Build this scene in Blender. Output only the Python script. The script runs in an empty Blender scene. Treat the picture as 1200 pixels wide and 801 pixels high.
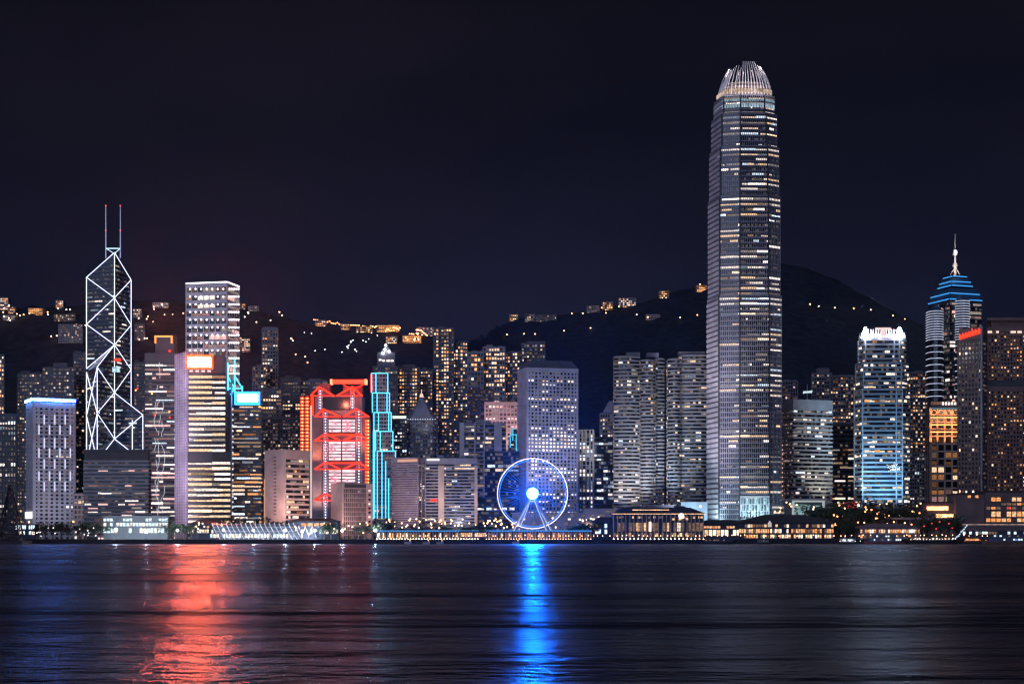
import bpy, math, random
from mathutils import Vector, noise as mnoise
R = math.radians
rnd = random.Random(7)
S = bpy.context.scene
COL = S.collection

# ------------------------------------------------------------------ camera, sky, light, exposure
F = 1825.0            # focal length in photo pixels (1200 wide)
HY = 628.0            # horizon row of the photo
CAMZ = 5.8
cam = bpy.data.cameras.new("camera")
cam.sensor_width = 36.0
cam.lens = 36.0 * F / 1200.0
cam.shift_y = (HY - 400.5) / 1200.0
cam.clip_start = 1.0
cam.clip_end = 9000.0
cam_o = bpy.data.objects.new("camera", cam)
cam_o.location = (0, 0, CAMZ)
cam_o.rotation_euler = (R(90), 0, 0)
COL.objects.link(cam_o)
S.camera = cam_o

SUN_EL, SUN_AZ = R(20), R(205)      # dim night glow from over the photographer's left shoulder
W = bpy.data.worlds.new("World")
S.world = W
W.use_nodes = True
nt = W.node_tree
nt.nodes.clear()
n_out = nt.nodes.new("ShaderNodeOutputWorld")
n_sky = nt.nodes.new("ShaderNodeTexSky")
n_sky.sky_type = 'NISHITA'
n_sky.sun_disc = False
n_sky.sun_elevation = SUN_EL
n_sky.sun_rotation = SUN_AZ
bg1 = nt.nodes.new("ShaderNodeBackground")
nt.links.new(n_sky.outputs[0], bg1.inputs[0])
bg1.inputs[1].default_value = 0.0002
tc = nt.nodes.new("ShaderNodeTexCoord")
sep = nt.nodes.new("ShaderNodeSeparateXYZ")
nt.links.new(tc.outputs['Generated'], sep.inputs[0])
ramp = nt.nodes.new("ShaderNodeValToRGB")
cr = ramp.color_ramp
cr.elements[0].position = 0.0
cr.elements[0].color = (0.0080, 0.0105, 0.0290, 1)
cr.elements[1].position = 0.34
cr.elements[1].color = (0.0052, 0.0046, 0.0088, 1)
e = cr.elements.new(0.14); e.color = (0.0066, 0.0074, 0.0205, 1)
e = cr.elements.new(0.24); e.color = (0.0052, 0.0050, 0.0120, 1)
nt.links.new(sep.outputs['Z'], ramp.inputs[0])
nz = nt.nodes.new("ShaderNodeTexNoise")
nz.inputs['Scale'].default_value = 3.2
nz.inputs['Detail'].default_value = 4
mp = nt.nodes.new("ShaderNodeMapping")
mp.inputs['Scale'].default_value = (1, 1, 3.0)
nt.links.new(tc.outputs['Generated'], mp.inputs[0])
nt.links.new(mp.outputs[0], nz.inputs[0])
cl = nt.nodes.new("ShaderNodeValToRGB")
cl.color_ramp.elements[0].position = 0.38; cl.color_ramp.elements[0].color = (0.74, 0.80, 0.88, 1)
cl.color_ramp.elements[1].position = 0.70; cl.color_ramp.elements[1].color = (1.45, 1.36, 1.22, 1)
nt.links.new(nz.outputs[0], cl.inputs[0])
mul = nt.nodes.new("ShaderNodeMix"); mul.data_type = 'RGBA'; mul.blend_type = 'MULTIPLY'
mul.inputs['Factor'].default_value = 1.0
nt.links.new(ramp.outputs[0], mul.inputs['A'])
nt.links.new(cl.outputs[0], mul.inputs['B'])
bg2 = nt.nodes.new("ShaderNodeBackground")
nt.links.new(mul.outputs['Result'], bg2.inputs[0])
bg2.inputs[1].default_value = 1.0
ad = nt.nodes.new("ShaderNodeAddShader")
nt.links.new(bg1.outputs[0], ad.inputs[0]); nt.links.new(bg2.outputs[0], ad.inputs[1])
nt.links.new(ad.outputs[0], n_out.inputs[0])

sun = bpy.data.lights.new("night_glow", 'SUN')
sun.energy = 0.85
sun.angle = R(50)
sun.color = (0.55, 0.64, 1.0)
sun_o = bpy.data.objects.new("night_glow", sun)
d = Vector((math.sin(SUN_AZ) * math.cos(SUN_EL), math.cos(SUN_AZ) * math.cos(SUN_EL), math.sin(SUN_EL)))  # towards the lamp
sun_o.rotation_euler = d.to_track_quat('Z', 'Y').to_euler()
COL.objects.link(sun_o)

S.view_settings.view_transform = 'Standard'
S.view_settings.look = 'None'
S.view_settings.exposure = 0.0
S.view_settings.gamma = 1.0
S.view_settings.use_curve_mapping = False
S.render.engine = 'CYCLES'
S.cycles.use_denoising = True
S.cycles.sample_clamp_indirect = 6.0
S.cycles.max_bounces = 5
S.cycles.diffuse_bounces = 2
S.cycles.glossy_bounces = 3
S.cycles.use_light_tree = True
S.cycles.filter_width = 1.3

# ------------------------------------------------------------------ helpers
def wx(px, D): return (px - 600.0) / F * D
def wz(py, D): return CAMZ + (HY - py) / F * D
GZ = 3.5                                   # quay level

def spot(px, py, D, tpx, tpy, tD, col, power, size=60, blend=0.8, rad=1.5):
    l = bpy.data.lights.new("floodlight", 'SPOT')
    l.energy = power * 5.0; l.color = col; l.spot_size = R(size); l.spot_blend = blend; l.shadow_soft_size = rad
    o = bpy.data.objects.new("floodlight", l)
    p = Vector((wx(px, D), D, wz(py, D))); t = Vector((wx(tpx, tD), tD, wz(tpy, tD)))
    o.location = p
    o.rotation_euler = (p - t).to_track_quat('Z', 'Y').to_euler()
    COL.objects.link(o)
    return o

MATS = {}
def mat(name, color, rough=0.7, spec=0.4, metal=0.0, vary=0.18, scale=0.12, bump=0.0):
    if name in MATS: return MATS[name]
    m = bpy.data.materials.new(name); m.use_nodes = True
    t = m.node_tree; b = t.nodes["Principled BSDF"]
    b.inputs['Roughness'].default_value = rough
    b.inputs['Metallic'].default_value = metal
    b.inputs['Specular IOR Level'].default_value = spec
    g = t.nodes.new("ShaderNodeNewGeometry")
    n = t.nodes.new("ShaderNodeTexNoise"); n.inputs['Scale'].default_value = scale; n.inputs['Detail'].default_value = 6
    t.links.new(g.outputs['Position'], n.inputs['Vector'])
    r = t.nodes.new("ShaderNodeValToRGB")
    r.color_ramp.elements[0].position = 0.3; r.color_ramp.elements[1].position = 0.7
    r.color_ramp.elements[0].color = tuple(c * (1 - vary) for c in color) + (1,)
    r.color_ramp.elements[1].color = tuple(min(1, c * (1 + vary)) for c in color) + (1,)
    t.links.new(n.outputs[0], r.inputs[0])
    t.links.new(r.outputs[0], b.inputs['Base Color'])
    if bump:
        bp = t.nodes.new("ShaderNodeBump"); bp.inputs['Strength'].default_value = bump
        t.links.new(n.outputs[0], bp.inputs['Height']); t.links.new(bp.outputs[0], b.inputs['Normal'])
    MATS[name] = m
    return m

def emis(name, color, strength, vary=0.0, scale=(0.6, 0.6, 0.6), sample=True):
    if name in MATS: return MATS[name]
    m = bpy.data.materials.new(name); m.use_nodes = True
    t = m.node_tree; t.nodes.clear()
    o = t.nodes.new("ShaderNodeOutputMaterial"); em = t.nodes.new("ShaderNodeEmission")
    em.inputs[0].default_value = tuple(color) + (1,)
    em.inputs[1].default_value = strength
    if vary:
        g = t.nodes.new("ShaderNodeNewGeometry"); mp = t.nodes.new("ShaderNodeMapping")
        mp.inputs['Scale'].default_value = scale
        n = t.nodes.new("ShaderNodeTexNoise"); n.inputs['Scale'].default_value = 1.0; n.inputs['Detail'].default_value = 2
        mr = t.nodes.new("ShaderNodeMapRange")
        mr.inputs['From Min'].default_value = 0.3; mr.inputs['From Max'].default_value = 0.7
        mr.inputs['To Min'].default_value = strength * (1 - vary); mr.inputs['To Max'].default_value = strength * (1 + vary)
        t.links.new(g.outputs['Position'], mp.inputs[0]); t.links.new(mp.outputs[0], n.inputs['Vector'])
        t.links.new(n.outputs[0], mr.inputs[0]); t.links.new(mr.outputs[0], em.inputs[1])
    t.links.new(em.outputs[0], o.inputs[0])
    m.cycles.emission_sampling = 'AUTO' if sample else 'NONE'
    MATS[name] = m
    return m

WCOL = {'warm': (1.0, 0.66, 0.40), 'amber': (1.0, 0.40, 0.13), 'white': (1.0, 0.84, 0.74), 'cool': (0.72, 0.86, 1.0),
        'pink': (1.0, 0.55, 0.50), 'red': (1.0, 0.10, 0.04), 'blue': (0.25, 0.5, 1.0), 'teal': (0.45, 0.85, 1.0), 'lilac': (0.78, 0.70, 1.0)}
WLEV = {0: 0.30, 1: 1.15, 2: 2.3, 3: 0.11}
def wmat(c, l): return emis("lit_window_%s_%d" % (c, l), WCOL[c], WLEV[l], vary=0.55, scale=(0.7, 0.7, 1.1), sample=False)

class MB:
    def __init__(s): s.v = []; s.f = []
    def quad(s, a, b, c, d):
        n = len(s.v); s.v += [tuple(a), tuple(b), tuple(c), tuple(d)]; s.f.append((n, n+1, n+2, n+3))
    def poly(s, pts):
        n = len(s.v); s.v += [tuple(p) for p in pts]; s.f.append(tuple(range(n, n+len(pts))))
    def prism(s, poly, z0, z1, top=None):
        """poly: ccw plan; z1 number or list per vertex; top: optional plan of the upper face"""
        n = len(s.v); k = len(poly); top = top or poly
        zz = z1 if isinstance(z1, (list, tuple)) else [z1] * k
        s.v += [(p[0], p[1], z0) for p in poly] + [(p[0], p[1], z) for p, z in zip(top, zz)]
        for i in range(k):
            j = (i + 1) % k
            s.f.append((n+i, n+j, n+k+j, n+k+i))
        s.f.append(tuple(n+k+i for i in range(k)))
        s.f.append(tuple(n+k-1-i for i in range(k)))
    def box(s, x0, x1, y0, y1, z0, z1):
        s.prism([(x0, y0), (x1, y0), (x1, y1), (x0, y1)], z0, z1)
    def obox(s, p0, p1, w0, w1, z0, z1):
        """box along plan edge p0->p1 between offsets w0 (inside, negative) and w1 (outside)"""
        dx, dy = p1[0]-p0[0], p1[1]-p0[1]; L = math.hypot(dx, dy) or 1
        nx, ny = dy/L, -dx/L
        s.prism([(p0[0]+nx*w1, p0[1]+ny*w1), (p1[0]+nx*w1, p1[1]+ny*w1), (p1[0]+nx*w0, p1[1]+ny*w0), (p0[0]+nx*w0, p0[1]+ny*w0)], z0, z1)
    def tube(s, a, b, r, n=6, r2=None):
        a = Vector(a); b = Vector(b); ax = (b - a)
        if ax.length < 1e-6: return
        q = ax.to_track_quat('Z', 'Y'); r2 = r if r2 is None else r2
        k = len(s.v)
        for base, rr in ((a, r), (b, r2)):
            for i in range(n):
                t = 2*math.pi*i/n
                s.v.append(tuple(base + q @ Vector((rr*math.cos(t), rr*math.sin(t), 0))))
        for i in range(n):
            j = (i+1) % n; s.f.append((k+i, k+j, k+n+j, k+n+i))
        s.f.append(tuple(k+n-1-i for i in range(n))); s.f.append(tuple(k+n+i for i in range(n)))
    def ball(s, c, r, nu=8, nv=5, sz=1.0):
        k = len(s.v)
        s.v.append((c[0], c[1], c[2]+r*sz))
        for i in range(1, nv):
            ph = math.pi*i/nv
            for j in range(nu):
                t = 2*math.pi*j/nu
                s.v.append((c[0]+r*math.sin(ph)*math.cos(t), c[1]+r*math.sin(ph)*math.sin(t), c[2]+r*sz*math.cos(ph)))
        s.v.append((c[0], c[1], c[2]-r*sz)); last = len(s.v)-1
        for j in range(nu):
            s.f.append((k, k+1+j, k+1+(j+1) % nu))
            s.f.append((last, k+1+(nv-2)*nu+(j+1) % nu, k+1+(nv-2)*nu+j))
        for i in range(nv-2):
            for j in range(nu):
                a = k+1+i*nu+j; b = k+1+i*nu+(j+1) % nu
                s.f.append((a, a+nu, b+nu, b))
    def build(s, name, m, parent=None, origin=None, smooth=False):
        o_ = origin if origin is not None else (parent.location if parent is not None else (0, 0, 0))
        if parent is not None and parent.parent is not None and origin is None:
            o_ = parent.location + parent.parent.location
        me = bpy.data.meshes.new(name)
        me.from_pydata([(v[0]-o_[0], v[1]-o_[1], v[2]-o_[2]) for v in s.v], [], s.f)
        me.materials.append(m)
        if smooth:
            for p in me.polygons: p.use_smooth = True
        ob = bpy.data.objects.new(name, me)
        COL.objects.link(ob)
        if parent is not None:
            ob.parent = parent
            ob.location = (0, 0, 0)
        else:
            ob.location = o_
        return ob

def tag(o, label, cat, group=None):
    o['label'] = label; o['category'] = cat
    if group: o['group'] = group
    return o
def structure(o): o['kind'] = 'structure'; return o
def empty(name, loc, label, cat, group=None):
    o = bpy.data.objects.new(name, None); o.location = loc; o.empty_display_size = 1
    COL.objects.link(o)
    return tag(o, label, cat, group)
def copy_tree(o, loc, label=None, scale=None, rz=None, group=None):
    c = o.copy(); COL.objects.link(c); c.location = loc
    if label: c['label'] = label
    if group: c['group'] = group
    if scale is not None: c.scale = scale
    if rz is not None: c.rotation_euler = (0, 0, rz)
    for ch in o.children:
        k = ch.copy(); COL.objects.link(k); k.parent = c
        for g in ch.children:
            h = g.copy(); COL.objects.link(h); h.parent = k
    return c

# ------------------------------------------------------------------ plans
def rect(xl, xm, xr, D, dl):
    """rectangular plan whose near corner shows at xm, left corner at xl (dl metres further off), right corner at xr"""
    if xm is None:
        return [(wx(xl, D), D), (wx(xr, D), D), (wx(xr, D)*(1+dl/D)-0.3, D+dl), (wx(xl, D)*(1+dl/D)+0.3, D+dl)]
    kl, km, kr = (xl-600)/F, (xm-600)/F, (xr-600)/F
    Mx, My = km*D, D
    Lx, Ly = kl*(D+dl), D+dl
    a = Lx-Mx
    den = a*kr + dl
    t = -a*(kr*D-Mx)/den
    Rx, Ry = kr*(D+t), D+t
    return [(Lx, Ly), (Mx, My), (Rx, Ry), (Lx+Rx-Mx, Ly+Ry-My)]
def ipoly(*pts):
    """(px, D) pairs, left to right along the front, then the back right to left"""
    return [(wx(p, D), D) for p, D in pts]
def offset(poly, d):
    k = len(poly); out = []
    for i in range(k):
        p0, p1, p2 = poly[i-1], poly[i], poly[(i+1) % k]
        e1 = Vector((p1[0]-p0[0], p1[1]-p0[1])).normalized(); e2 = Vector((p2[0]-p1[0], p2[1]-p1[1])).normalized()
        n1 = Vector((e1.y, -e1.x)); n2 = Vector((e2.y, -e2.x))
        m = n1 + n2
        den = max(0.25, 1 + n1.dot(n2))
        m = m / den
        out.append((p1[0]+m.x*d, p1[1]+m.y*d))
    return out
def scaled(poly, s, sy=None):
    cx = sum(p[0] for p in poly)/len(poly); cy = sum(p[1] for p in poly)/len(poly)
    sy = s if sy is None else sy
    return [(cx+(p[0]-cx)*s, cy+(p[1]-cy)*sy) for p in poly]
def seen(p0, p1):
    dx, dy = p1[0]-p0[0], p1[1]-p0[1]
    nx, ny = dy, -dx
    return nx*(-p0[0]) + ny*(-p0[1]) > 0

# ------------------------------------------------------------------ facades
PANES = {}
def pane_mesh(w, h, m):
    k = (round(w, 2), round(h, 2), m.name)
    if k not in PANES:
        me = bpy.data.meshes.new("window")
        w, h = k[0], k[1]
        me.from_pydata([(0, 0, 0), (w, 0, 0), (w, 0, h), (0, 0, h)], [], [(0, 1, 2, 3)])
        me.materials.append(m)
        PANES[k] = me
    return PANES[k]

def pick(r, table):
    t = r.random() * sum(table.values())
    for k, v in table.items():
        t -= v
        if t <= 0: return k
    return k

def lit_cells(r, nf, nb, lit):
    """yield (floor, first bay, bays, colour, level)"""
    acts = lit.get('act', {0.05: 4, 0.3: 2})
    run = lit.get('run', 1); lev = lit.get('lev', {0: 3, 1: 3, 2: 1}); cols = lit.get('col', {'warm': 3, 'white': 2})
    stack = [r.random() for _ in range(nb)] if lit.get('stack') else None
    rows = lit.get('rows', {}); dim = lit.get('dim', .30)
    for f in range(nf):
        a = rows.get(nf-1-f, None)
        a = pick(r, acts) if a is None else a
        j = 0
        while j < nb:
            p = a
            if stack is not None: p = a * (2.2 if stack[j] < lit['stack'] else 0.35)
            if r.random() < p / max(1.0, run*0.5 if p < .8 else 1.0):
                n = 1
                while n < run and j+n < nb and r.random() < (0.75 if p < .8 else .95): n += 1
                yield f, j, n, pick(r, cols), pick(r, lev)
                j += n
            else:
                if r.random() < dim: yield f, j, 1, pick(r, cols), 3
                j += 1

MAXW = 100
def windows(root, cells, vis_z=-99):
    """cells: (p0, direction angle, z, w, h, colour, level); the largest 100 become parts, the rest one mesh per tone"""
    front = [c for c in cells if c[2] >= vis_z and c[7]]
    back = [c for c in cells if not (c[2] >= vis_z and c[7])]
    front.sort(key=lambda c: -(c[3]*c[4]*(.2+WLEV[c[6]])))
    ind, rest = front[:MAXW], front[MAXW:] + back
    base = root.location
    for p, ang, z, w, h, col, lev, _ in ind:
        o = bpy.data.objects.new("window", pane_mesh(w, h, wmat(col, lev)))
        o.parent = root
        o.location = (p[0]-base[0], p[1]-base[1], z-base[2])
        o.rotation_euler = (0, 0, ang)
        COL.objects.link(o)
    if rest:
        mats = []; vs = []; fs = []; mi = []
        for p, ang, z, w, h, col, lev, _ in rest:
            m = wmat(col, lev)
            if m not in mats: mats.append(m)
            n = len(vs); c, s_ = math.cos(ang)*w, math.sin(ang)*w
            x, y, zz = p[0]-base[0], p[1]-base[1], z-base[2]
            vs += [(x, y, zz), (x+c, y+s_, zz), (x+c, y+s_, zz+h), (x, y, zz+h)]
            fs.append((n, n+1, n+2, n+3)); mi.append(mats.index(m))
        me = bpy.data.meshes.new("lit_glazing"); me.from_pydata(vs, [], fs)
        for m in mats: me.materials.append(m)
        me.polygons.foreach_set('material_index', mi)
        o = bpy.data.objects.new("lit_glazing", me); o.parent = root; o['kind'] = 'stuff'
        COL.objects.link(o)

def tower(name, label, cat, tiers, D, fp=5.0, bp=4.0, band=0.45, pier=0.0, proud=0.35, pp=None, wall=None, glass=None,
          lit=None, seed=0, group=None, vis=612, roof=True, plant=(), mull=0, edges=None, cap=0.0, wh=1.0, mw=.09):
    """tiers: [(plan, z0, z1)...]; fp / bp floor and bay pitch in photo pixels"""
    r = random.Random(seed or (hash_(label)))
    u = D / F
    p0 = tiers[0][0]
    cx = sum(p[0] for p in p0)/len(p0); cy = sum(p[1] for p in p0)/len(p0)
    root = empty(name, (cx, cy, tiers[0][1]), label, cat, group)
    gl = MB(); wl = MB(); cells = []; rf = MB()
    pp = proud+0.07 if pp is None else pp
    for ti, (plan, z0, z1) in enumerate(tiers):
        gl.prism(plan, z0, z1-0.12)
        zc = z1 - cap*u
        nf = max(1, round((zc-z0)/(fp*u))); fh = (zc-z0)/nf
        ring = offset(plan, proud)
        if band > 0:
            for f in range(nf):
                wl.prism(ring, z0+fh*(f+1-band), z0+fh*(f+1))
        if cap > 0:
            wl.prism(offset(plan, proud+0.02), zc+0.01, z1+0.3)
        k = len(plan)
        for e_ in range(k):
            a, b = plan[e_], plan[(e_+1) % k]
            L = math.hypot(b[0]-a[0], b[1]-a[1])
            if L < 1.5: continue
            vis_e = seen(a, b)
            if not vis_e and L < 1: continue
            dx, dy = (b[0]-a[0])/L, (b[1]-a[1])/L
            nb = max(1, round(L/(bp*u))); s = L/nb
            pw = pier*s
            if pier > 0:
                for j in range(nb+1):
                    c = min(max(j*s, pw/2), L-pw/2)
                    wl.obox((a[0]+dx*(c-pw/2), a[1]+dy*(c-pw/2)), (a[0]+dx*(c+pw/2), a[1]+dy*(c+pw/2)), -0.2, pp, z0, zc+0.12)
            elif mull:
                for j in range(nb*mull+1):
                    c = min(max(j*s/mull, mw), L-mw)
                    wl.obox((a[0]+dx*(c-mw), a[1]+dy*(c-mw)), (a[0]+dx*(c+mw), a[1]+dy*(c+mw)), -0.1, proud-0.06, z0, zc)
            if lit:
                le = lit[e_ % len(lit)] if isinstance(lit, (list, tuple)) else lit
                if le is None: continue
                ang = math.atan2(dy, dx); nx, ny = dy, -dx
                top = fh*(1-band)
                for f, j, n, col, lev in lit_cells(r, nf, nb, le):
                    w = n*s - pw - 0.16*(1 if n*s > 1 else 0)
                    hh = (top if band > 0 else fh*0.65)*r.choice((.86, .86, .7, .55))*wh
                    st = j*s + pw/2 + 0.08
                    q = (a[0]+dx*st+nx*0.06, a[1]+dy*st+ny*0.06)
                    cells.append((q, ang, z0+f*fh+top*0.07, w, hh, col, lev, vis_e))
        if roof:
            rf.prism(offset(plan, -0.6), z1-0.3, z1+0.7)
    gl.build("glazing", glass, root)
    if wl.v: wl.build("wall_cladding", wall, root)
    if rf.v: rf.build("roof", MATS['roof'], root)
    for (a, b, yt, dd, m) in plant:
        zt = wz(yt, D+dd); q = MB()
        q.box(wx(a, D+dd), wx(b, D+dd), D+dd, D+dd+8, tiers[-1][2]+0.72, zt)
        q.build("roof_plant", m or wall, root)
    windows(root, cells, wz(vis, D))
    return root
def hash_(s):
    h = 5381
    for c in s: h = (h*33 + ord(c)) & 0x7fffffff
    return h
def std(plan, D, ytop, z0=None): return [(plan, GZ if z0 is None else z0, wz(ytop, D))]

# materials
mat('roof', (0.10, 0.10, 0.11), 0.85)
GL = mat('dark_glass', (0.012, 0.015, 0.024), 0.22, 0.55, vary=0.3)
GLB = mat('blue_glass', (0.016, 0.028, 0.055), 0.2, 0.6, vary=0.3)
GLK = mat('black_glass', (0.006, 0.007, 0.010), 0.25, 0.5, vary=0.3)
WHT = mat('white_cladding', (0.52, 0.50, 0.54), 0.6, 0.3)
GRY = mat('grey_cladding', (0.30, 0.29, 0.33), 0.65, 0.3)
DGR = mat('dark_grey_cladding', (0.11, 0.11, 0.13), 0.6, 0.35)
BLK = mat('charcoal_cladding', (0.045, 0.045, 0.055), 0.55, 0.4)
PNK = mat('pink_stone', (0.42, 0.30, 0.29), 0.75, 0.2)
BRN = mat('brown_stone', (0.16, 0.12, 0.12), 0.8, 0.2)
STL = mat('silver_cladding', (0.46, 0.46, 0.52), 0.4, 0.5)
CON = mat('concrete', (0.26, 0.25, 0.26), 0.9, 0.2, bump=0.2)
RES = mat('residential_render', (0.30, 0.28, 0.32), 0.85, 0.2)
RESD = mat('dark_residential_render', (0.16, 0.155, 0.19), 0.85, 0.2)
RED = mat('red_steel', (0.55, 0.05, 0.03), 0.5)
DRK = mat('dark_roofing', (0.03, 0.033, 0.04), 0.7)
IRON = mat('black_iron', (0.012, 0.012, 0.014), 0.6)
N_WHITE = emis('white_neon', (0.62, 0.68, 1.0), 2.4)
N_CYAN = emis('cyan_neon', (0.08, 0.60, 0.92), 2.6)
N_BLUE = emis('blue_neon', (0.07, 0.28, 1.0), 75.0)
N_ICE = emis('ice_neon', (0.45, 0.80, 1.0), 2.2)
N_RED = emis('red_neon', (1.0, 0.032, 0.012), 2.7)
N_ORANGE = emis('orange_lamp', (1.0, 0.36, 0.10), 5.0)
N_WARM = emis('warm_lamp', (1.0, 0.62, 0.32), 4.0)
N_WARMW = emis('warm_white_lamp', (1.0, 0.80, 0.60), 4.0)
N_COOLW = emis('cool_white_lamp', (0.80, 0.90, 1.0), 5.0)

#@@STRUCTURE
# ------------------------------------------------------------------ water, quay, hills
def water_material():
    m = bpy.data.materials.new("harbour_water"); m.use_nodes = True
    t = m.node_tree; t.nodes.clear(); wo = t.nodes.new("ShaderNodeOutputMaterial")
    b = t.nodes.new("ShaderNodeBsdfGlossy"); b.inputs['Color'].default_value = (0.28, 0.32, 0.41, 1)
    t.links.new(b.outputs[0], wo.inputs[0])
    g = t.nodes.new("ShaderNodeNewGeometry")
    def nse(sc, detail, rough=0.55, rot=0):
        mp_ = t.nodes.new("ShaderNodeMapping"); mp_.inputs['Scale'].default_value = sc; mp_.inputs['Rotation'].default_value = (0, 0, R(rot))
        n_ = t.nodes.new("ShaderNodeTexNoise"); n_.inputs['Scale'].default_value = 1.0
        n_.inputs['Detail'].default_value = detail; n_.inputs['Roughness'].default_value = rough
        t.links.new(g.outputs['Position'], mp_.inputs[0]); t.links.new(mp_.outputs[0], n_.inputs['Vector'])
        return n_
    swell = nse((0.024, 0.075, 1), 2, .5, 14)        # low swell, crests across the view
    wake = nse((0.010, 0.021, 1), 1.5, .5, -18)        # long swell
    chop = nse((0.16, 0.34, 1), 2, 0.5)        # chop
    ripple = nse((0.55, 1.1, 1), 2, 0.5)
    gust = nse((0.0026, 0.0055, 1), 2, .5, 8)         # broad bands far out
    patch = nse((0.004, 0.016, 1), 3)          # wind patches: smoother and rougher water
    def mth(op, a, bb):
        x = t.nodes.new("ShaderNodeMath"); x.operation = op
        for i, v in enumerate((a, bb)):
            if isinstance(v, (int, float)): x.inputs[i].default_value = v
            else: t.links.new(v, x.inputs[i])
        return x.outputs[0]
    h = mth('ADD', mth('ADD', mth('ADD', mth('MULTIPLY', gust.outputs[0], WATER['gust']), mth('MULTIPLY', wake.outputs[0], WATER['wake'])), mth('MULTIPLY', swell.outputs[0], WATER['swell'])), mth('ADD', mth('MULTIPLY', chop.outputs[0], WATER['chop']), mth('MULTIPLY', ripple.outputs[0], WATER['ripple'])))
    bp = t.nodes.new("ShaderNodeBump"); bp.inputs['Strength'].default_value = 1.0; bp.inputs['Distance'].default_value = 1.0
    t.links.new(h, bp.inputs['Height']); t.links.new(bp.outputs[0], b.inputs['Normal'])
    mr = t.nodes.new("ShaderNodeMapRange")
    mr.inputs['From Min'].default_value = 0.35; mr.inputs['From Max'].default_value = 0.65
    mr.inputs['To Min'].default_value = WATER['r0']; mr.inputs['To Max'].default_value = WATER['r1']
    t.links.new(patch.outputs[0], mr.inputs[0]); t.links.new(mr.outputs[0], b.inputs['Roughness'])
    return m
WATER = dict(gust=17.0, wake=6.5, swell=2.0, chop=0.42, ripple=0.26, r0=0.23, r1=0.31)
q = MB(); q.quad((-2600, -150, 0), (2600, -150, 0), (2600, 1174, 0), (-2600, 1174, 0))
structure(q.build("water", water_material(), None))
q = MB(); q.box(-2600, 2600, 1174, 1176.5, -6, GZ)
tag(q.build("seawall", mat('seawall_stone', (0.030, 0.030, 0.034), 0.95, 0.1, vary=0.5, scale=0.5), None), "long dark stone seawall along the whole waterfront", "seawall")
q = MB(); q.quad((-2600, 1176.5, GZ-0.004), (2600, 1176.5, GZ-0.004), (2600, 1720, GZ-0.004), (-2600, 1720, GZ-0.004))
structure(q.build("ground", mat('paving', (0.10, 0.095, 0.09), 0.9, 0.2, scale=0.05), None))

RIDGE = [(-400, 372), (-200, 362), (0, 356), (60, 357), (120, 352), (180, 350), (230, 352), (280, 358), (320, 366), (370, 377), (420, 384), (480, 388), (520, 394),
         (548, 398), (565, 392), (585, 379), (610, 372), (650, 370), (685, 366), (720, 356), (750, 352), (790, 341), (825, 333), (850, 322), (885, 309), (915, 306),
         (945, 312), (975, 324), (1005, 340), (1035, 356), (1060, 369), (1080, 380), (1110, 398), (1150, 415), (1200, 426), (1400, 450), (1700, 470)]
def ridge_py(px):
    for (a, ya), (b, yb) in zip(RIDGE, RIDGE[1:]):
        if a <= px <= b:
            t = (px-a)/(b-a); return ya+(yb-ya)*t
    return RIDGE[0][1] if px < RIDGE[0][0] else RIDGE[-1][1]
def ridge_D(px):
    t = min(1, max(0, (px-520)/90)); t = t*t*(3-2*t)
    return 2500 + 500*t
def terrain(x, y):
    px = 600 + x/y*F
    Dr = ridge_D(px); zr = wz(ridge_py(px), Dr)
    if y <= 1660: return GZ - 0.5
    t = (y-1660)/(Dr-1660)
    if t <= 1: z = GZ + (zr-GZ)*t**1.25
    else: z = zr - (t-1)*(Dr-1660)*0.45
    w = min(1, max(0, t*4)) * (0.25 if 0.9 < t < 1.1 else 1)
    return z + w*14*(mnoise.noise(Vector((x*0.006, y*0.006, 0)))) + 5*min(1, t*4)*mnoise.noise(Vector((x*0.045, y*0.045, 3)))
def hit(px, py):
    D = 1680
    while D < 3100:
        if terrain(wx(px, D), D) >= wz(py, D): return D
        D += 4
    return ridge_D(px)
q = MB()
PX = [-420 + 6*i for i in range(0, 342)]; DS = [1650 + 28*i for i in range(0, 62)]
q.v = [(wx(p, D), D, terrain(wx(p, D), D)) for D in DS for p in PX]
n = len(PX)
q.f = [(j*n+i, j*n+i+1, (j+1)*n+i+1, (j+1)*n+i) for j in range(len(DS)-1) for i in range(n-1)]
structure(q.build("hills", mat('hazed_wooded_slope', (0.024, 0.031, 0.046), 0.95, 0.1, vary=0.6, scale=0.08, bump=0.6), None, smooth=True))  # blue of the hazy air is put into the slope colour
#@@TOWERS
OFF = {'act': {0.05: 5, 0.35: 3, 0.9: 1}, 'run': 5}
def L_(p=None, run=1, col=None, lev=None, **k):
    d_ = {'act': p or {0.05: 4, 0.3: 2}, 'run': run, 'col': col or {'warm': 2, 'white': 3}, 'lev': lev or {0: 3, 1: 3, 2: 1}}
    d_.update(k); return d_
WARM = {'warm': 4, 'amber': 1, 'white': 2}
COOL = {'white': 3, 'cool': 2}

# ---- far left
t = tower("office_tower", "charcoal finned tower at the far left edge with a glowing orange row below its roof", "office tower",
      std(rect(-40, None, 19, 1350, 40), 1350, 485), 1350, fp=6, bp=3.2, band=.35, pier=.35, wall=BLK, glass=GLK,
      lit=[L_({.05: 6, .5: 1}, 3, {'white': 3, 'cool': 1}, rows={1: 1.0, 2: 1.0, 9: .7, 11: .8}), None, None, None], vis=580)
tower("residential_tower", "slim lit block rising behind the charcoal finned office tower at the left edge", "apartment tower",
      std(rect(-25, None, 5, 1700, 20), 1700, 415), 1700, fp=5, bp=3, band=.3, pier=.3, wall=RESD, glass=GLK, lit=[L_({.3: 1, .7: 1}, 1, WARM), None, None, None], vis=490)

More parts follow.
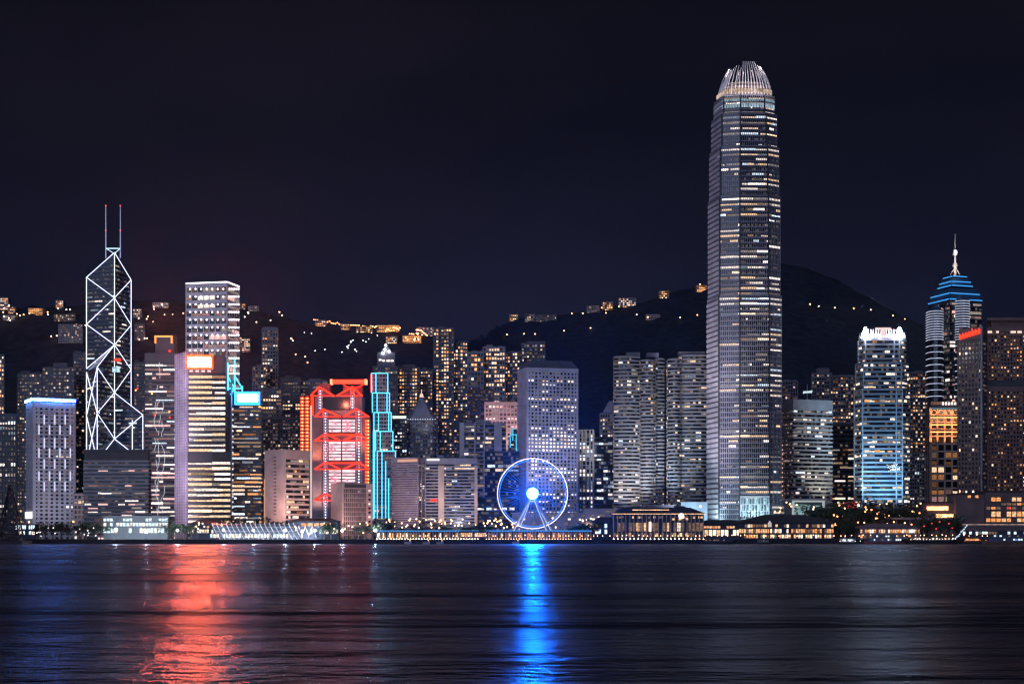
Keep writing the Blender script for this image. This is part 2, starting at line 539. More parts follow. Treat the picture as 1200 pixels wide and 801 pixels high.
# ---- white gridded tower with the blue roof band
P = rect(31, 39, 88, 1330, 25)
t = tower("office_tower", "white gridded tower with a glowing blue roof band and staggered light tubes", "office tower",
      [(P, GZ, wz(471, 1330))], 1330, fp=4.55, bp=6.1, band=.52, pier=.5, proud=.5, wall=WHT, glass=GLK,
      lit=[None, L_({.0: 6, .02: 1, .1: .4}, 2, {'white': 2, 'warm': 1}), None, None], vis=606, cap=4, edges=None)
zt = wz(471, 1330)
q = MB(); q.prism(offset(P, .9), zt+.8, zt+3.9); q.build("roof_band", mat('blue_panel', (.05, .12, .4), .4), t)
q = MB()
for a, b in ((P[0], P[1]), (P[1], P[2])): q.obox(a, b, 1.0, 1.5, zt+1.4, zt+3.6)
q.build("neon_strip", N_BLUE, t)
q = MB(); q.obox(P[0], P[1], 1.52, 1.7, zt+2.6, zt+3.7); q.obox(P[1], P[2], 1.52, 1.7, zt+2.8, zt+3.7); q.build("neon_tube", N_ICE, t)
a, b = Vector(P[1]), Vector(P[2]); ed = (b-a).normalized(); Lf = (b-a).length
for k, (y0, y1) in enumerate(((486, 497), (498, 509), (513, 525), (525, 536), (538, 549), (552, 563), (564, 575))):
    for j in range(3 + (k % 2)):
        s_ = Lf*((2.05 if k % 2 == 0 else 1.05) + 2*j)/8.0
        p_ = a + ed*s_
        q = MB(); D_ = p_.y
        q.obox(p_-ed*.45, p_+ed*.45, .6, 1.0, wz(y1, D_), wz(y0, D_)); q.build("light_tube", emis('lilac_tube', (.72, .72, 1), 1.15), t)
q = MB(); q.obox(Vector(P[0])+(Vector(P[1])-Vector(P[0]))*.0, P[1], .8, 1.3, wz(607, 1330), wz(599, 1330)); q.build("sign", emis('ivory_sign', (1, .95, .88), 1.3), t)
spot(60, 625, 1270, 60, 560, 1330, (.75, .75, 1), 16000, 80)

tower("office_tower", "squat grey annexe wedged between the white gridded tower and the wide ribbon block", "office block",
      std(rect(86, None, 101, 1340, 20), 1340, 578), 1340, fp=6, bp=5, band=.4, pier=.3, wall=PNK, glass=GLK, lit=[L_({.05: 1, .2: 1}), None, None, None])

# ---- triangulated tower with neon bracing
def braced_tower():
    D = 1560; u = D/F
    C = Vector((wx(134.3, D), D))
    th = R(31); hd = 32*u/math.cos(th)
    ry = C.normalized(); lx = Vector((ry.y, -ry.x))           # square set out about the tower's own axis
    corner = {'L': C+lx*(-math.cos(th)*hd)+ry*(math.sin(th)*hd), 'M': C-lx*(math.sin(th)*hd)-ry*(math.cos(th)*hd),
              'Q': C+lx*(math.cos(th)*hd)-ry*(math.sin(th)*hd), 'B': C+lx*(math.sin(th)*hd)+ry*(math.cos(th)*hd), 'C': C}
    def P3(k, y, out=0.0):
        c = corner[k]; return Vector((c.x, c.y, wz(y, c.y)))
    t = empty("bank_tower", (C.x, C.y, GZ), "dark triangulated skyscraper outlined in white neon diagonals with twin masts", "skyscraper")
    def quadrant(ks, ys):
        q = MB(); q.prism([tuple(corner[k]) for k in ks], GZ, [P3(k, y).z for k, y in zip(ks, ys)]); q.build("glazing", GLB, t)
    quadrant('LCB', (325, 296, 328)); quadrant('LMC', (434, 430, 404)); quadrant('CQB', (460, 486, 488)); quadrant('MQC', (540, 540, 514))
    cells = []; r = random.Random(5); wl = MB()
    def face(a, b, ytop_a, ytop_b, lit):
        p0, p1 = corner[a], corner[b]; L = (p1-p0).length; dx, dy = (p1-p0)/L
        za, zb = P3(a, ytop_a).z, P3(b, ytop_b).z
        fh = 4.4; nf = int((max(za, zb)-GZ)/fh); nb = 14; s = L/nb
        for f, j, n, col, lev in lit_cells(r, nf, nb, lit):
            z = GZ+f*fh
            if z+fh > za+(zb-za)*(j/nb)-2 or z+fh > za+(zb-za)*((j+n)/nb)-2: continue
            q = p0+Vector((dx, dy))*(j*s+.1)+Vector((dy, -dx))*.06
            cells.append((q, math.atan2(dy, dx), z, n*s-.2, 1.5, col, lev, True))
        for f in range(nf+1):
            z = GZ+f*fh
            lo, hi = 0.0, L
            if z > min(za, zb)-1:
                if abs(za-zb) < 1: continue
                tt = (z-za)/(zb-za)
                if za < zb: lo = tt*L+.5
                else: hi = tt*L-.5
            if hi-lo < 2 or z > max(za, zb)-1: continue
            wl.obox(p0+Vector((dx, dy))*lo, p0+Vector((dx, dy))*hi, -.1, .12, z-.5, z-.1)
    lt = L_({.06: 4, .22: 3, .55: 1}, 4, COOL, {0: 4, 1: 2})
    face('L', 'C', 325, 296, lt); face('C', 'B', 296, 328, lt); face('M', 'C', 430, 404, lt); face('C', 'Q', 460, 486, lt); face('L', 'M', 434, 430, lt)
    wl.build("mullion_frame", mat('blue_mullion', (.16, .19, .27), .4), t)
    windows(t, cells, wz(530, D))
    segs = [('L', 325, 'L', 432), ('L', 436, 'L', 560), ('C', 296, 'C', 514), ('B', 328, 'B', 488), ('M', 430, 'M', 560), ('Q', 486, 'Q', 560),
            ('L', 325, 'C', 296), ('B', 328, 'C', 296), ('L', 325, 'C', 349), ('B', 328, 'C', 349), ('C', 349, 'L', 380), ('C', 349, 'B', 381),
            ('L', 380, 'C', 404), ('B', 381, 'C', 404), ('C', 404, 'L', 432), ('C', 404, 'M', 430), ('C', 404, 'B', 433), ('B', 433, 'C', 460),
            ('M', 430, 'C', 460), ('C', 460, 'M', 484), ('C', 460, 'Q', 486), ('C', 460, 'B', 488), ('M', 484, 'C', 514), ('Q', 486, 'C', 514), ('C', 514, 'M', 540), ('C', 514, 'Q', 540),
            ('L', 436, 'M', 484), ('M', 430, 'L', 487), ('L', 487, 'M', 540), ('M', 484, 'L', 542)]
    nrm = Vector((0, -0.5, 0.1))
    for a, ya, b, yb in segs:
        q = MB(); q.tube(P3(a, ya)+nrm, P3(b, yb)+nrm, .38, 6); q.build("neon_tube", N_WHITE, t)
    # lamp line on the right face, where the back corner would show
    p = corner['C']+(corner['Q']-corner['C'])*.62
    q = MB(); q.tube((p.x+.3, p.y-.5, wz(527, p.y)), (p.x+.3, p.y-.5, wz(492, p.y)), .42); q.build("neon_tube", N_WHITE, t)
    # mast head
    fr = MB(); D_ = C.y+4
    for x in (124, 141):
        X = wx(x, D_)
        m_ = MB(); m_.tube((X, D_, wz(302, D_)), (X, D_, wz(270, D_)), .55, 6, .45); m_.tube((X, D_, wz(270, D_)), (X, D_, wz(241, D_)), .4, 6, .3)
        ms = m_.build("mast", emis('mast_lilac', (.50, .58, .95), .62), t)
        for y in (241, 270):
            b_ = MB(); b_.ball((X, D_-.3, wz(y, D_)), .75); b_.build("warning_lamp", emis('warning_red', (1, .12, .06), 1.6), ms, origin=t.location)
        fr.tube((X, D_, wz(302, D_)), (X, D_, wz(291, D_)), .5)
    fr.tube((wx(124, D_), D_, wz(291, D_)), (wx(141, D_), D_, wz(291, D_)), .45)
    fr.tube((wx(124, D_), D_, wz(291, D_)), (wx(134, D_), D_, wz(297, D_)), .35); fr.tube((wx(141, D_), D_, wz(291, D_)), (wx(134, D_), D_, wz(297, D_)), .35)
    fr.build("mast_frame", emis('head_neon', (.6, .85, 1), 1.6), t)
    q = MB()
    pc = Vector((wx(137, D-22), D-22))
    q.box(wx(132, D-12), wx(141, D-12), D-14, D-13.4, wz(436, D-13), wz(430, D-13)); q.build("sign", emis('ice_sign', (.55, .85, 1), .9, .6, (.5, 1, .5)), t)
    q = MB(); q.box(wx(134, D-12), wx(142, D-12), D-14, D-13.4, wz(423, D-13), wz(420, D-13)); q.build("sign_lamp", N_RED, t)
    return t
braced_tower()

P = rect(99, None, 174, 1300, 38); P = [P[0], P[1], (P[1][0]+1.5, P[1][1]+3), P[2], P[3], (P[0][0]-1.5, P[0][1]+3)]
tower("office_block", "wide low ribbon windowed block with a dark top storey before the neon braced skyscraper", "office block",
      std(P, 1300, 539), 1300, fp=4.3, bp=4, band=.48, wall=GRY, glass=GLK, mull=0,
      lit=[L_({.02: 4, .35: 2, .6: 1}, 3, {'white': 3, 'pink': 2}, {0: 2, 1: 3, 2: 1}), None, None, None, None, None], vis=604, roof=True)
t = [o for o in COL.objects if o.name.startswith("office_block")][-1]
q = MB(); q.prism(offset(P, -.8), wz(538.2, 1300), wz(528.5, 1300)); q.prism(offset(P, .4), wz(528.4, 1300), wz(526.5, 1300)); q.build("top_storey", BLK, t)

# ---- tower with zigzag light chains
P = rect(170, None, 208, 1480, 30)
t = tower("office_tower", "ribbon lit tower crossed by wavering vertical light chains between two brighter towers", "office tower",
      std(P, 1480, 414), 1480, fp=5.0, bp=4.2, band=.5, wall=DGR, glass=GLK, cap=10,
      lit=[L_({.25: 2, .6: 3, .9: 1.5}, 5, {'white': 3, 'pink': 2, 'cool': 1}, {0: 3, 1: 3, 2: 1}), None, None, None], vis=612)
q = MB(); q.box(wx(182, 1486), wx(204, 1486), 1486, 1500, wz(414, 1480)+.8, wz(393, 1486)); ph = q.build("penthouse", DGR, t)
q = MB()
z0_, z1_ = wz(402, 1485), wz(393.5, 1485)
q.box(wx(181, 1485), wx(202, 1485), 1485.2, 1485.8, z1_-1.1, z1_+.5); q.box(wx(181, 1485), wx(183, 1485), 1485.2, 1485.8, z0_, z1_-1.2); q.box(wx(200, 1485), wx(202, 1485), 1485.2, 1485.8, z0_, z1_-1.2)
q.build("lamp_strip", emis('orange_frame', (1, .42, .12), 1.4), t)
q = MB(); q.ball((wx(199, 1478), 1478, wz(411, 1478)), 1.2); q.build("warning_lamp", N_RED, t)
rr = random.Random(3)
q = MB()
for x0 in (183, 186, 191):
    x, y = x0, 420 if x0 == 186 else 470
    while y < 600:
        nx_, ny_ = x0+rr.uniform(-2.4, 2.4), y+rr.uniform(3, 9)
        if rr.random() < .8: q.tube((wx(x, 1479), 1478.6, wz(y, 1479)), (wx(nx_, 1479), 1478.6, wz(ny_, 1479)), .2, 5)
        x, y = nx_, ny_
q.build("light_chain", emis('chain_white', (.85, .88, 1), 1.0), t)
for (x, y, c) in ((159, 457, N_ORANGE), (161, 455, N_RED), (178, 461, N_ORANGE), (181, 486, N_RED), (198.5, 482, N_ORANGE), (199, 489, N_RED)):
    q = MB(); q.ball((wx(x, 1477), 1477, wz(y, 1477)), .8); q.build("wall_lamp", c, t)

# ---- tall tower with rows of spot lamps
D = 1580; P = rect(218, 266, 280, D, 0)
def rect_r(xl, xm, xr, D, dr):
    """near corner at xm, right corner at xr dr metres further off"""
    kl, km, kr = (xl-600)/F, (xm-600)/F, (xr-600)/F
    Mx, My = km*D, D; Rx, Ry = kr*(D+dr), D+dr
    a = Rx-Mx
    t_ = -a*(kl*D-Mx)/(a*kl+dr)
    Lx, Ly = kl*(D+t_), D+t_
    return [(Lx, Ly), (Mx, My), (Rx, Ry), (Lx+Rx-Mx, Ly+Ry-My)]
P = rect_r(218, 266, 280, D, 30)
t = tower("office_tower", "tall square tower studded with rows of white spot lamps and a bright roof edge", "skyscraper",
      std(P, D, 332), D, fp=9.2, bp=7.5, band=.40, pier=.10, proud=.5, wall=STL, glass=GL,
      lit=[L_({.25: 2, .55: 2}, 3, {'white': 3, 'pink': 2}, {0: 5, 1: 1}), L_({.5: 1, .9: 1}, 3, {'white': 3, 'pink': 2}, {0: 4, 1: 1}), None, None], vis=470)
q = MB(); zt = wz(332, D)+.8
for a, b in ((P[0], P[1]), (P[1], P[2])): q.obox(a, b, .3, .8, zt, zt+1.3)
q.build("roof_edge_lamp", emis('roof_edge_white', (1, .88, .92), 3), t)
a, b = Vector(P[0]), Vector(P[1]); c = Vector(P[2])
for row in range(12):
    y = 338.5+row*9.0
    for (p, e_, n_) in ((a, b, 7), (b, c, 5)):
        for j in range(n_):
            w = p+(e_-p)*((j+.8)/(n_+.4)); dd = (e_-p).normalized(); nn = Vector((dd.y, -dd.x)); w = w+nn*.9
            if row > 8 and j > 4 and n_ == 5: continue
            q = MB(); q.ball((w.x, w.y, wz(y, w.y)), .8, 6, 4); q.build("spot_lamp", emis('spot_white', (1, .86, .95), 6), t)
spot(250, 560, 1490, 245, 420, 1580, (1, .85, 1), 60000, 60)

# ---- tower with the red sign
D = 1390
P1 = [(wx(206, D+24), D+24), (wx(220.5, D), D), (wx(264, D), D), (wx(266, D+30), D+30), (wx(212, D+52), D+52)]
P2 = [(wx(206, D+24), D+24), (wx(220.5, D-.6), D-.6), (wx(270, D-.6), D-.6), (wx(272, D+30), D+30), (wx(212, D+52), D+52)]
def lean(p, z0, z1): pass
t = tower("office_tower", "warm lit ribbon tower with a mauve gridded side and a glaring red sign on top", "office tower",
      [(P2, GZ, wz(538, D)), (P1, wz(529, D), wz(437, D))], D, fp=6.05, bp=3.0, band=.42, proud=.4, wall=BLK, glass=GLK,
      lit=[None, L_({1.0: 5, .85: 1}, 9, {'warm': 3, 'white': 4}, {0: .6, 1: 5, 2: 1}), None, None, None], vis=606)
q = MB(); q.prism(offset(P2, .45), wz(537.9, D), wz(529.1, D)); q.build("plant_storey", BLK, t)
q = MB(); q.prism(offset(P1, -.5), wz(436, D), wz(416, D)); crown = q.build("crown_storey", DGR, t)
# mauve gridded flank
A, B_ = Vector((P2[0][0], P2[0][1])), Vector((P2[1][0], P2[1][1])); e_ = (B_-A).normalized(); Lk = (B_-A).length; nn = Vector((e_.y, -e_.x))
fl = MB()
for i in range(8):
    s_ = Lk*i/7
    fl.obox(A+e_*max(0, s_-.55), A+e_*min(Lk, s_+.55), .6, 1.15, GZ, wz(412, D))
k = 0; z = GZ
while z < wz(413, D):
    fl.obox(A, B_, .62, 1.0, z, z+1.5); z += 2.6
fk = fl.build("flank_grille", mat('mauve_panel', (.50, .44, .56), .6), t)
q = MB(); q.obox(A, B_, -.5, .55, GZ, wz(411, D)); q.build("flank_panel", mat('mauve_recess', (.24, .17, .27), .6), t)
for y in (440, 500, 560, 600): spot(190, y, D-50, 213, y-14, D+12, (.96, .80, 1), 24000, 75)
q = MB(); q.box(wx(219, D-3), wx(248, D-3), D-3.2, D-2, wz(430.5, D-3), wz(417.5, D-3)); sg = q.build("sign", mat('sign_box', (.4, .03, .02), .5), t)
q = MB(); q.box(wx(220, D-3), wx(247, D-3), D-3.6, D-3.25, wz(429.7, D-3), wz(418.3, D-3)); q.build("sign_face", emis('red_sign_face', (1, .115, .045), 560.0), sg, origin=t.location)
q = MB()
for (x0, x1, y0, y1) in ((218.4, 248.6, 430.4, 432.2), (218.4, 248.6, 415.4, 417.4), (217.4, 218.4, 415.4, 432.2), (248.6, 249.6, 416, 432)):
    q.box(wx(x0, D-3), wx(x1, D-3), D-3.5, D-2.6, wz(y1, D-3), wz(y0, D-3))
q.build("sign_halo", emis('red_sign_halo', (1, .07, .02), 4), sg, origin=t.location)  # red halo around the sign, painted as a glowing frame
for j, x in enumerate((222, 229, 236, 243)):
    q = MB(); q.box(wx(x, D-1), wx(x+4, D-1), D-.8, D-.4, wz(435.6, D), wz(433.6, D)); q.build("crown_lamp", emis('crown_pink', (1, .6, .55), 1.4), t)
q = MB(); q.obox(P2[2], P2[3], .3, .8, GZ, wz(440, D)); q.build("edge_fin", mat('edge_blue', (.2, .25, .4), .5), t)

# ---- cyan framed tower with white sign
D = 1410
P = rect(271, None, 306, D, 30)
t = tower("office_tower", "narrow tower with a white roof sign, cyan neon frame and orange and blue floors", "office tower",
      std(P, D, 473), D, fp=4.7, bp=3.2, band=.42, wall=DGR, glass=GLK,
      lit=[L_({.5: 2, .85: 2}, 5, {'amber': 2, 'warm': 2, 'cool': 2, 'white': 2}, {0: 3, 1: 3, 2: .5}), None, None, None], vis=606)
q = MB(); q.prism(offset(P, -.8), wz(472, D), wz(461, D)); q.build("crown_storey", BLK, t)
q = MB(); q.box(wx(277, D-2), wx(303, D-2), D-2.4, D-1.2, wz(471.5, D-2), wz(461, D-2)); sg = q.build("sign", mat('sign_blue', (.05, .2, .5), .5), t)
q = MB(); q.box(wx(278, D-2), wx(302.5, D-2), D-2.8, D-2.45, wz(470.6, D-2), wz(461.8, D-2)); q.build("sign_face", emis('white_sign_face', (.50, .80, 1), 9), sg, origin=t.location)
q = MB()
for (x0, x1, y0, y1) in ((276, 304, 472, 474), (276, 304, 458.8, 460.6), (275, 276.4, 459, 474), (303.6, 304.6, 459, 474)):
    q.box(wx(x0, D-2), wx(x1, D-2), D-2.6, D-1.6, wz(y1, D-2), wz(y0, D-2))
q.build("sign_halo", emis('sign_halo_blue', (.02, .30, 1), 7), sg, origin=t.location)  # glowing frame stands in for the blue halo of the sign
q = MB()
for (x0, y0, x1, y1) in ((267, 425, 267, 457), (275, 418, 275, 462), (275, 440, 284, 455), (284, 452, 284, 462), (267, 441, 275, 455), (267, 455, 284, 455), (275, 462, 290, 462), (270, 462, 275, 455)):
    q.tube((wx(x0, D-1), D-1, wz(y0, D-1)), (wx(x1, D-1), D-1, wz(y1, D-1)), .5)
q.build("neon_frame", emis('cyan_frame', (.05, .55, 1), 4), t)
q = MB(); q.box(wx(266, D), wx(271, D), D+1, D+20, GZ, wz(456, D)); q.build("stair_shaft", mat('stair_blue', (.16, .2, .34), .6), t)
for k in range(20):
    y = 478+k*6.4
    q = MB(); q.box(wx(271.6, D), wx(273.6, D), D-.9, D-.5, wz(y+2, D), wz(y, D)); q.build("stair_lamp", emis('stair_lamp_ice', (.75, .9, 1), 1.4), t)

# ---- pink balcony block
D = 1275
P = rect(311, 335.5, 362, D, 22)
t = tower("office_block", "pink stone block with a blank windowed side and stacked balconies lit from within", "office block",
      [(P, GZ, wz(527, D))], D, fp=6.2, bp=3.0, band=.44, proud=.45, wall=PNK, glass=GLK, cap=8,
      lit=[None, L_({.25: 1, .6: 2}, 4, {'warm': 4, 'white': 2, 'amber': 1}, {0: 2, 1: 3}), None, None], vis=604)
q = MB(); A, B_ = Vector(P[0]), Vector(P[1]); e_ = (B_-A).normalized()
q.obox(A, B_, .35, .95, GZ, wz(526, D)); q.build("blank_wall", PNK, t)
q = MB()
for k in range(17):
    for s_ in (.47, .55):
        c = A+e_*((B_-A).length*s_); z = wz(534+k*4.2, D)
        q.obox(c-e_*.55, c+e_*.55, .96, 1.06, z-1.2, z)
q.build("stair_window_panes", GLK, t)['kind'] = 'stuff'
q = MB(); q.obox(A, A+e_*1.2, 1.0, 1.5, GZ, wz(560, D)); q.build("edge_lamp", emis('edge_warm', (1, .55, .38), .55), t)
spot(318, 609, D-22, 324, 575, D+8, (1, .66, .56), 14000, 120); spot(345, 607, D-30, 345, 570, D, (1, .7, .6), 9000, 110)

# ---- red trussed bank
def trussed_bank():
    D = 1480
    t = empty("bank_tower", (wx(398, D), D, GZ), "red trussed high rise with white screens stacked between ladder masts", "bank tower")
    def bx_(n, m, x0, x1, y0, y1, d0, d1, par=None):
        q = MB(); q.box(wx(x0, D+d0), wx(x1, D+d0), D+d0, D+d1, wz(y1, D+d0), wz(y0, D+d0)); return q.build(n, m, par or t, origin=t.location)
    bx_("core_wall", mat('slate_cladding', (.24, .24, .28), .5), 364, 431, 486, 640, 4, 40)
    bx_("core_wall", mat('slate_cladding', (.24, .24, .28), .5), 369, 424, 463, 485.9, 5, 38)
    bx_("glazing", GLK, 378, 411, 465, 480, 3.5, 4.9)
    bx_("flank_panel", mat('slate_cladding', (.24, .24, .28), .5), 366, 377, 489, 640, 0, 3.9)
    q = MB(); q.box(wx(363.5, D), wx(365, D), D-.5, D+3, GZ, wz(475, D)); q.build("edge_lamp", emis('edge_pinkwhite', (1, .75, .7), .8), t)
    # orange stair towers
    for x in (354.2, 360.0, 366):
        y0 = 463 if x < 366 else 459
        y1 = 640 if x < 366 else 488
        bx_("stair_tower", mat('rust_cladding', (.35, .07, .04), .6), x-2.3, x+2.3, y0, y1, 8, 20)
        if x < 366:
            q = MB()
            for k in range(17):
                y = 465.5+k*4.0
                q.box(wx(x-2.2, D+7.4), wx(x+2.2, D+7.4), D+7.2, D+7.8, wz(y+2.1, D+7.4), wz(y, D+7.4))
            s = q.build("stair_lights", emis('stair_orange', (1, .085, .025), 3.2), t); s['kind'] = 'stuff'
            q = MB()
            for k in range(17):
                y = 466.5+k*4.0; q.ball((wx(x, D+6.8), D+6.8, wz(y, D+6.8)), .7, 6, 4)
            s = q.build("stair_bulbs", emis('stair_bulb', (1, .3, .1), 5), t); s['kind'] = 'stuff'
        else:
            q = MB(); q.box(wx(364.3, D+7.4), wx(367.7, D+7.4), D+7.2, D+7.8, wz(488, D+7), wz(463, D+7)); q.build("stair_lights", N_RED, t)
    bx_("stair_tower", mat('rust_cladding', (.35, .07, .04), .6), 427.3, 433, 490, 640, 3, 20)
    q = MB()
    for k in range(19):
        y = 491.5+k*4.0; q.box(wx(428, D+2.4), wx(432.4, D+2.4), D+2.2, D+2.8, wz(y+2.4, D+2.4), wz(y, D+2.4))
    q.build("stair_lights", emis('stair_orange', (1, .085, .025), 3.2), t)['kind'] = 'stuff'
    q = MB()
    for k in range(19):
        y = 493+k*4.0; q.ball((wx(431.6, D+1.8), D+1.8, wz(y, D+1.8)), .7, 6, 4)
    q.build("stair_bulbs", emis('stair_bulb', (1, .3, .1), 5), t)['kind'] = 'stuff'
    # ladder masts
    def ladder(x0, x1, y0, y1):
        q = MB(); d0 = D-1.5
        for x in (x0, x1): q.tube((wx(x, d0), d0, wz(y0, d0)), (wx(x, d0), d0, wz(y1, d0)), .45, 6)
        y = y0+1
        while y < y1:
            q.box(wx(x0, d0), wx(x1, d0), d0-.3, d0+.3, wz(y+1, d0), wz(y, d0)); y += 3.3
        q.build("ladder_mast", mat('mast_pale', (.5, .52, .66), .5), t)
        q = MB(); y = y0+2.2
        while y < y1:
            q.ball((wx((x0+x1)/2, d0-.8), d0-.8, wz(y, d0)), .55, 6, 4); y += 3.3
        q.build("mast_bulbs", emis('mast_bulb', (.7, .78, 1), 4), t)['kind'] = 'stuff'
    ladder(373.3, 377.2, 456, 479); ladder(411, 415, 455, 479); ladder(379.3, 383.4, 482, 612); ladder(417.6, 423.4, 480, 575)
    # screens
    pinks = emis('screen_white', (1, .66, .72), 1.25, .45, (.10, .1, .3))
    for y0, y1 in ((491, 507), (517, 540), (550, 577)):
        s = bx_("screen", mat('screen_frame', (.1, .05, .05), .6), 384.6, 416.6, y0, y1, 1.2, 2.2)
        nrow = round((y1-y0)/3.9)
        for i in range(nrow):
            ya = y0+.3+i*(y1-y0-.3)/nrow; yb = ya+(y1-y0-.3)/nrow-1.1
            for xa, xb in ((385.2, 399.6), (401, 416.2)):
                bx_("screen_panel", pinks, xa, xb, ya, yb, .8, 1.15, s)
    # pink figures on the screens
    q = MB(); rr = random.Random(4)
    for y0, y1 in ((492, 506), (519, 539), (552, 575)):
        for k in range(10):
            x = rr.choice((rr.uniform(386, 396), rr.uniform(404, 413))); y = rr.uniform(y0, y1-3)
            q.poly([(wx(x, D+.6), D+.6, wz(y, D+.6)), (wx(x+2.5, D+.6), D+.6, wz(y+2, D+.6)), (wx(x+2.2, D+.6), D+.6, wz(y+4.0, D+.6)), (wx(x-.4, D+.6), D+.6, wz(y+2.2, D+.6))])
    q.build("screen_pattern", emis('screen_pink', (1, .18, .26), 1.5), t)
    # trusses
    def seg(q, x0, y0, x1, y1, r=.85, d=-2.4): q.tube((wx(x0, D+d), D+d, wz(y0, D+d)), (wx(x1, D+d), D+d, wz(y1, D+d)), r, 6)
    def coat(ml, mr, yt, yb, xa, xb, mid):
        q = MB()
        for mx, a, b in ((ml, xa, mid-1.5), (mr, mid+1.5, xb)):
            seg(q, a, yb, mx, yt); seg(q, mx, yt, b, yb); seg(q, a, yb, b, yb, .5); seg(q, mx, yt, mx, yb, .5)
        q.build("truss", N_RED, t)
    coat(374, 413, 453, 463.5, 364, 424.5, 393)
    coat(378.6, 417.5, 479, 488, 369, 432.5, 400.5)
    for yt, yb in ((508, 516), (541, 549.5), (578, 586)): coat(381.4, 420.5, yt, yb, 369, 432, 400.5)
    
    for yb_ in (509, 542):
        q = MB(); seg(q, 384, yb_, 417, yb_, .9, -1.6); q.build("truss_beam", N_RED, t)
    q = MB(); seg(q, 402, 450, 412, 457, .5); seg(q, 427, 450, 412, 457, .5); q.build("truss", N_RED, t)
    b = bx_("roof_beam", emis('beam_red', (1, .022, .010), 7.0), 389, 428, 444.6, 448.8, -3, 4)
    for x in (388, 428.4): bx_("beam_cap", emis('beam_cap', (1, .25, .12), 3.0), x-1.3, x+1.3, 444, 449.8, -3.6, 4.6, b)
    for x, y, x1 in ((372, 449, 386), (402, 452, 424)): bx_("roof_plant", mat('rust_dim', (.22, .10, .11), .7), x, x1, y, 464, 8, 25)
    return t
trussed_bank()
spot(372, 540, 1466, 372, 500, 1481, (1, .22, .1), 9000, 140); spot(400, 470, 1462, 400, 458, 1481, (1, .22, .12), 7000, 150); spot(425, 520, 1462, 425, 500, 1481, (1, .22, .12), 7000, 150); spot(372, 590, 1462, 372, 560, 1481, (1, .5, .4), 7000, 150)  # added red lamps that strengthen the red spill on the bank's walls

# ---- pink stone block with tall window grid
D = 1262
P = rect(389, 402.5, 436, D, 22)
t = tower("office_block", "small pink stone block with a square window grid standing before the red trussed high rise", "office block",
      [(P, GZ, wz(566, D))], D, fp=5.4, bp=2.6, band=.16, pier=.2, proud=.35, wall=mat('dusky_stone', (.30, .22, .23), .8), glass=mat('plum_glass', (.05, .03, .04), .3), cap=5.5,
      lit=[None, L_({.0: 4, .06: 1}, 1), None, None], vis=612)
A, B_ = Vector(P[0]), Vector(P[1]); q = MB(); q.obox(A, B_, .3, .9, GZ, wz(565, D)); q.build("blank_wall", PNK, t)
A, B_ = Vector(P[1]), Vector(P[2]); e_ = (B_-A).normalized(); q = MB()
q.obox(B_-e_*5.4, B_, .45, .9, GZ, wz(566, D)); q.build("side_pier", PNK, t)
for k in range(9):
    z = wz(573+k*5.2, D); q = MB(); q.obox(B_-e_*3.6, B_-e_*1.8, .92, 1.05, z-1.6, z); q.build("window", GLK if k % 3 else wmat('white', 1), t)
q = MB(); q.obox(A+e_*.6, B_-e_*.6, .38, .6, wz(571, D), wz(567, D)); q.build("frieze_band", BLK, t)
spot(394, 622, D-22, 396, 592, D+4, (1, .62, .52), 11000, 110); spot(418, 624, D-26, 418, 594, D, (1, .66, .6), 9000, 110)

# ---- cyan stepped tower
def stepped():
    D = 1500
    tiers_px = [(434.3, 455, 437, 460), (435.3, 457, 460, 483), (437, 459, 483, 505), (439, 461, 505, 528), (441, 464, 528, 640)]
    tiers = []
    for i, (a, b, y0, y1) in enumerate(reversed(tiers_px)):
        d0 = 2.0*i
        tiers.append((rect(a, None, b, D+d0, 30-2*i), GZ if i == 0 else wz(y1, D+d0), wz(y0, D+d0)))
    tiers[0] = (rect(434.6, None, 464, D, 32), GZ, tiers[0][2])
    t = tower("bank_tower", "slender stepped tower outlined in cyan neon beside the red trussed high rise", "bank tower", tiers, D, fp=4.4, bp=3.3, band=.42, pier=.2, wall=GRY, glass=GLK,
              lit=[L_({.02: 3, .3: 1}, 3, {'warm': 3, 'white': 2}, {0: 3, 1: 1}), None, None, None], vis=606, roof=False)
    def ln(*pts):
        q = MB()
        for (x0, y0), (x1, y1) in zip(pts, pts[1:]): q.tube((wx(x0, D-1), D-1, wz(y0, D-1)), (wx(x1, D-1), D-1, wz(y1, D-1)), .42, 6)
        q.build("neon_tube", N_CYAN, t)
    for i, (a, b, y0, y1) in enumerate(tiers_px):
        y2 = y1 if i < 4 else 607
        ln((a+1.2, y2), (a+1.2, y0), (b-.6, y0), (b-.6, y2))
        ln((a+6.6 if i else a+6.2, y0), (a+6.6 if i else a+6.2, y2))
        if i == 1: ln((453.5, y0), (453.5, y1))
        if i == 2: ln((455.5, y0), (455.5, y1))
        if i == 4: ln((452, 540), (452, 607)); ln((437.5, 505), (437.5, 607)); ln((455.5, 560), (455.5, 607))
    ln((439, 505), (439, 607))
    q = MB(); q.box(wx(434, D+6), wx(436, D+6), D+5.2, D+7.8, wz(458, D+6), wz(439, D+6)); q.build("red_fin", N_RED, t)
    return t
stepped()

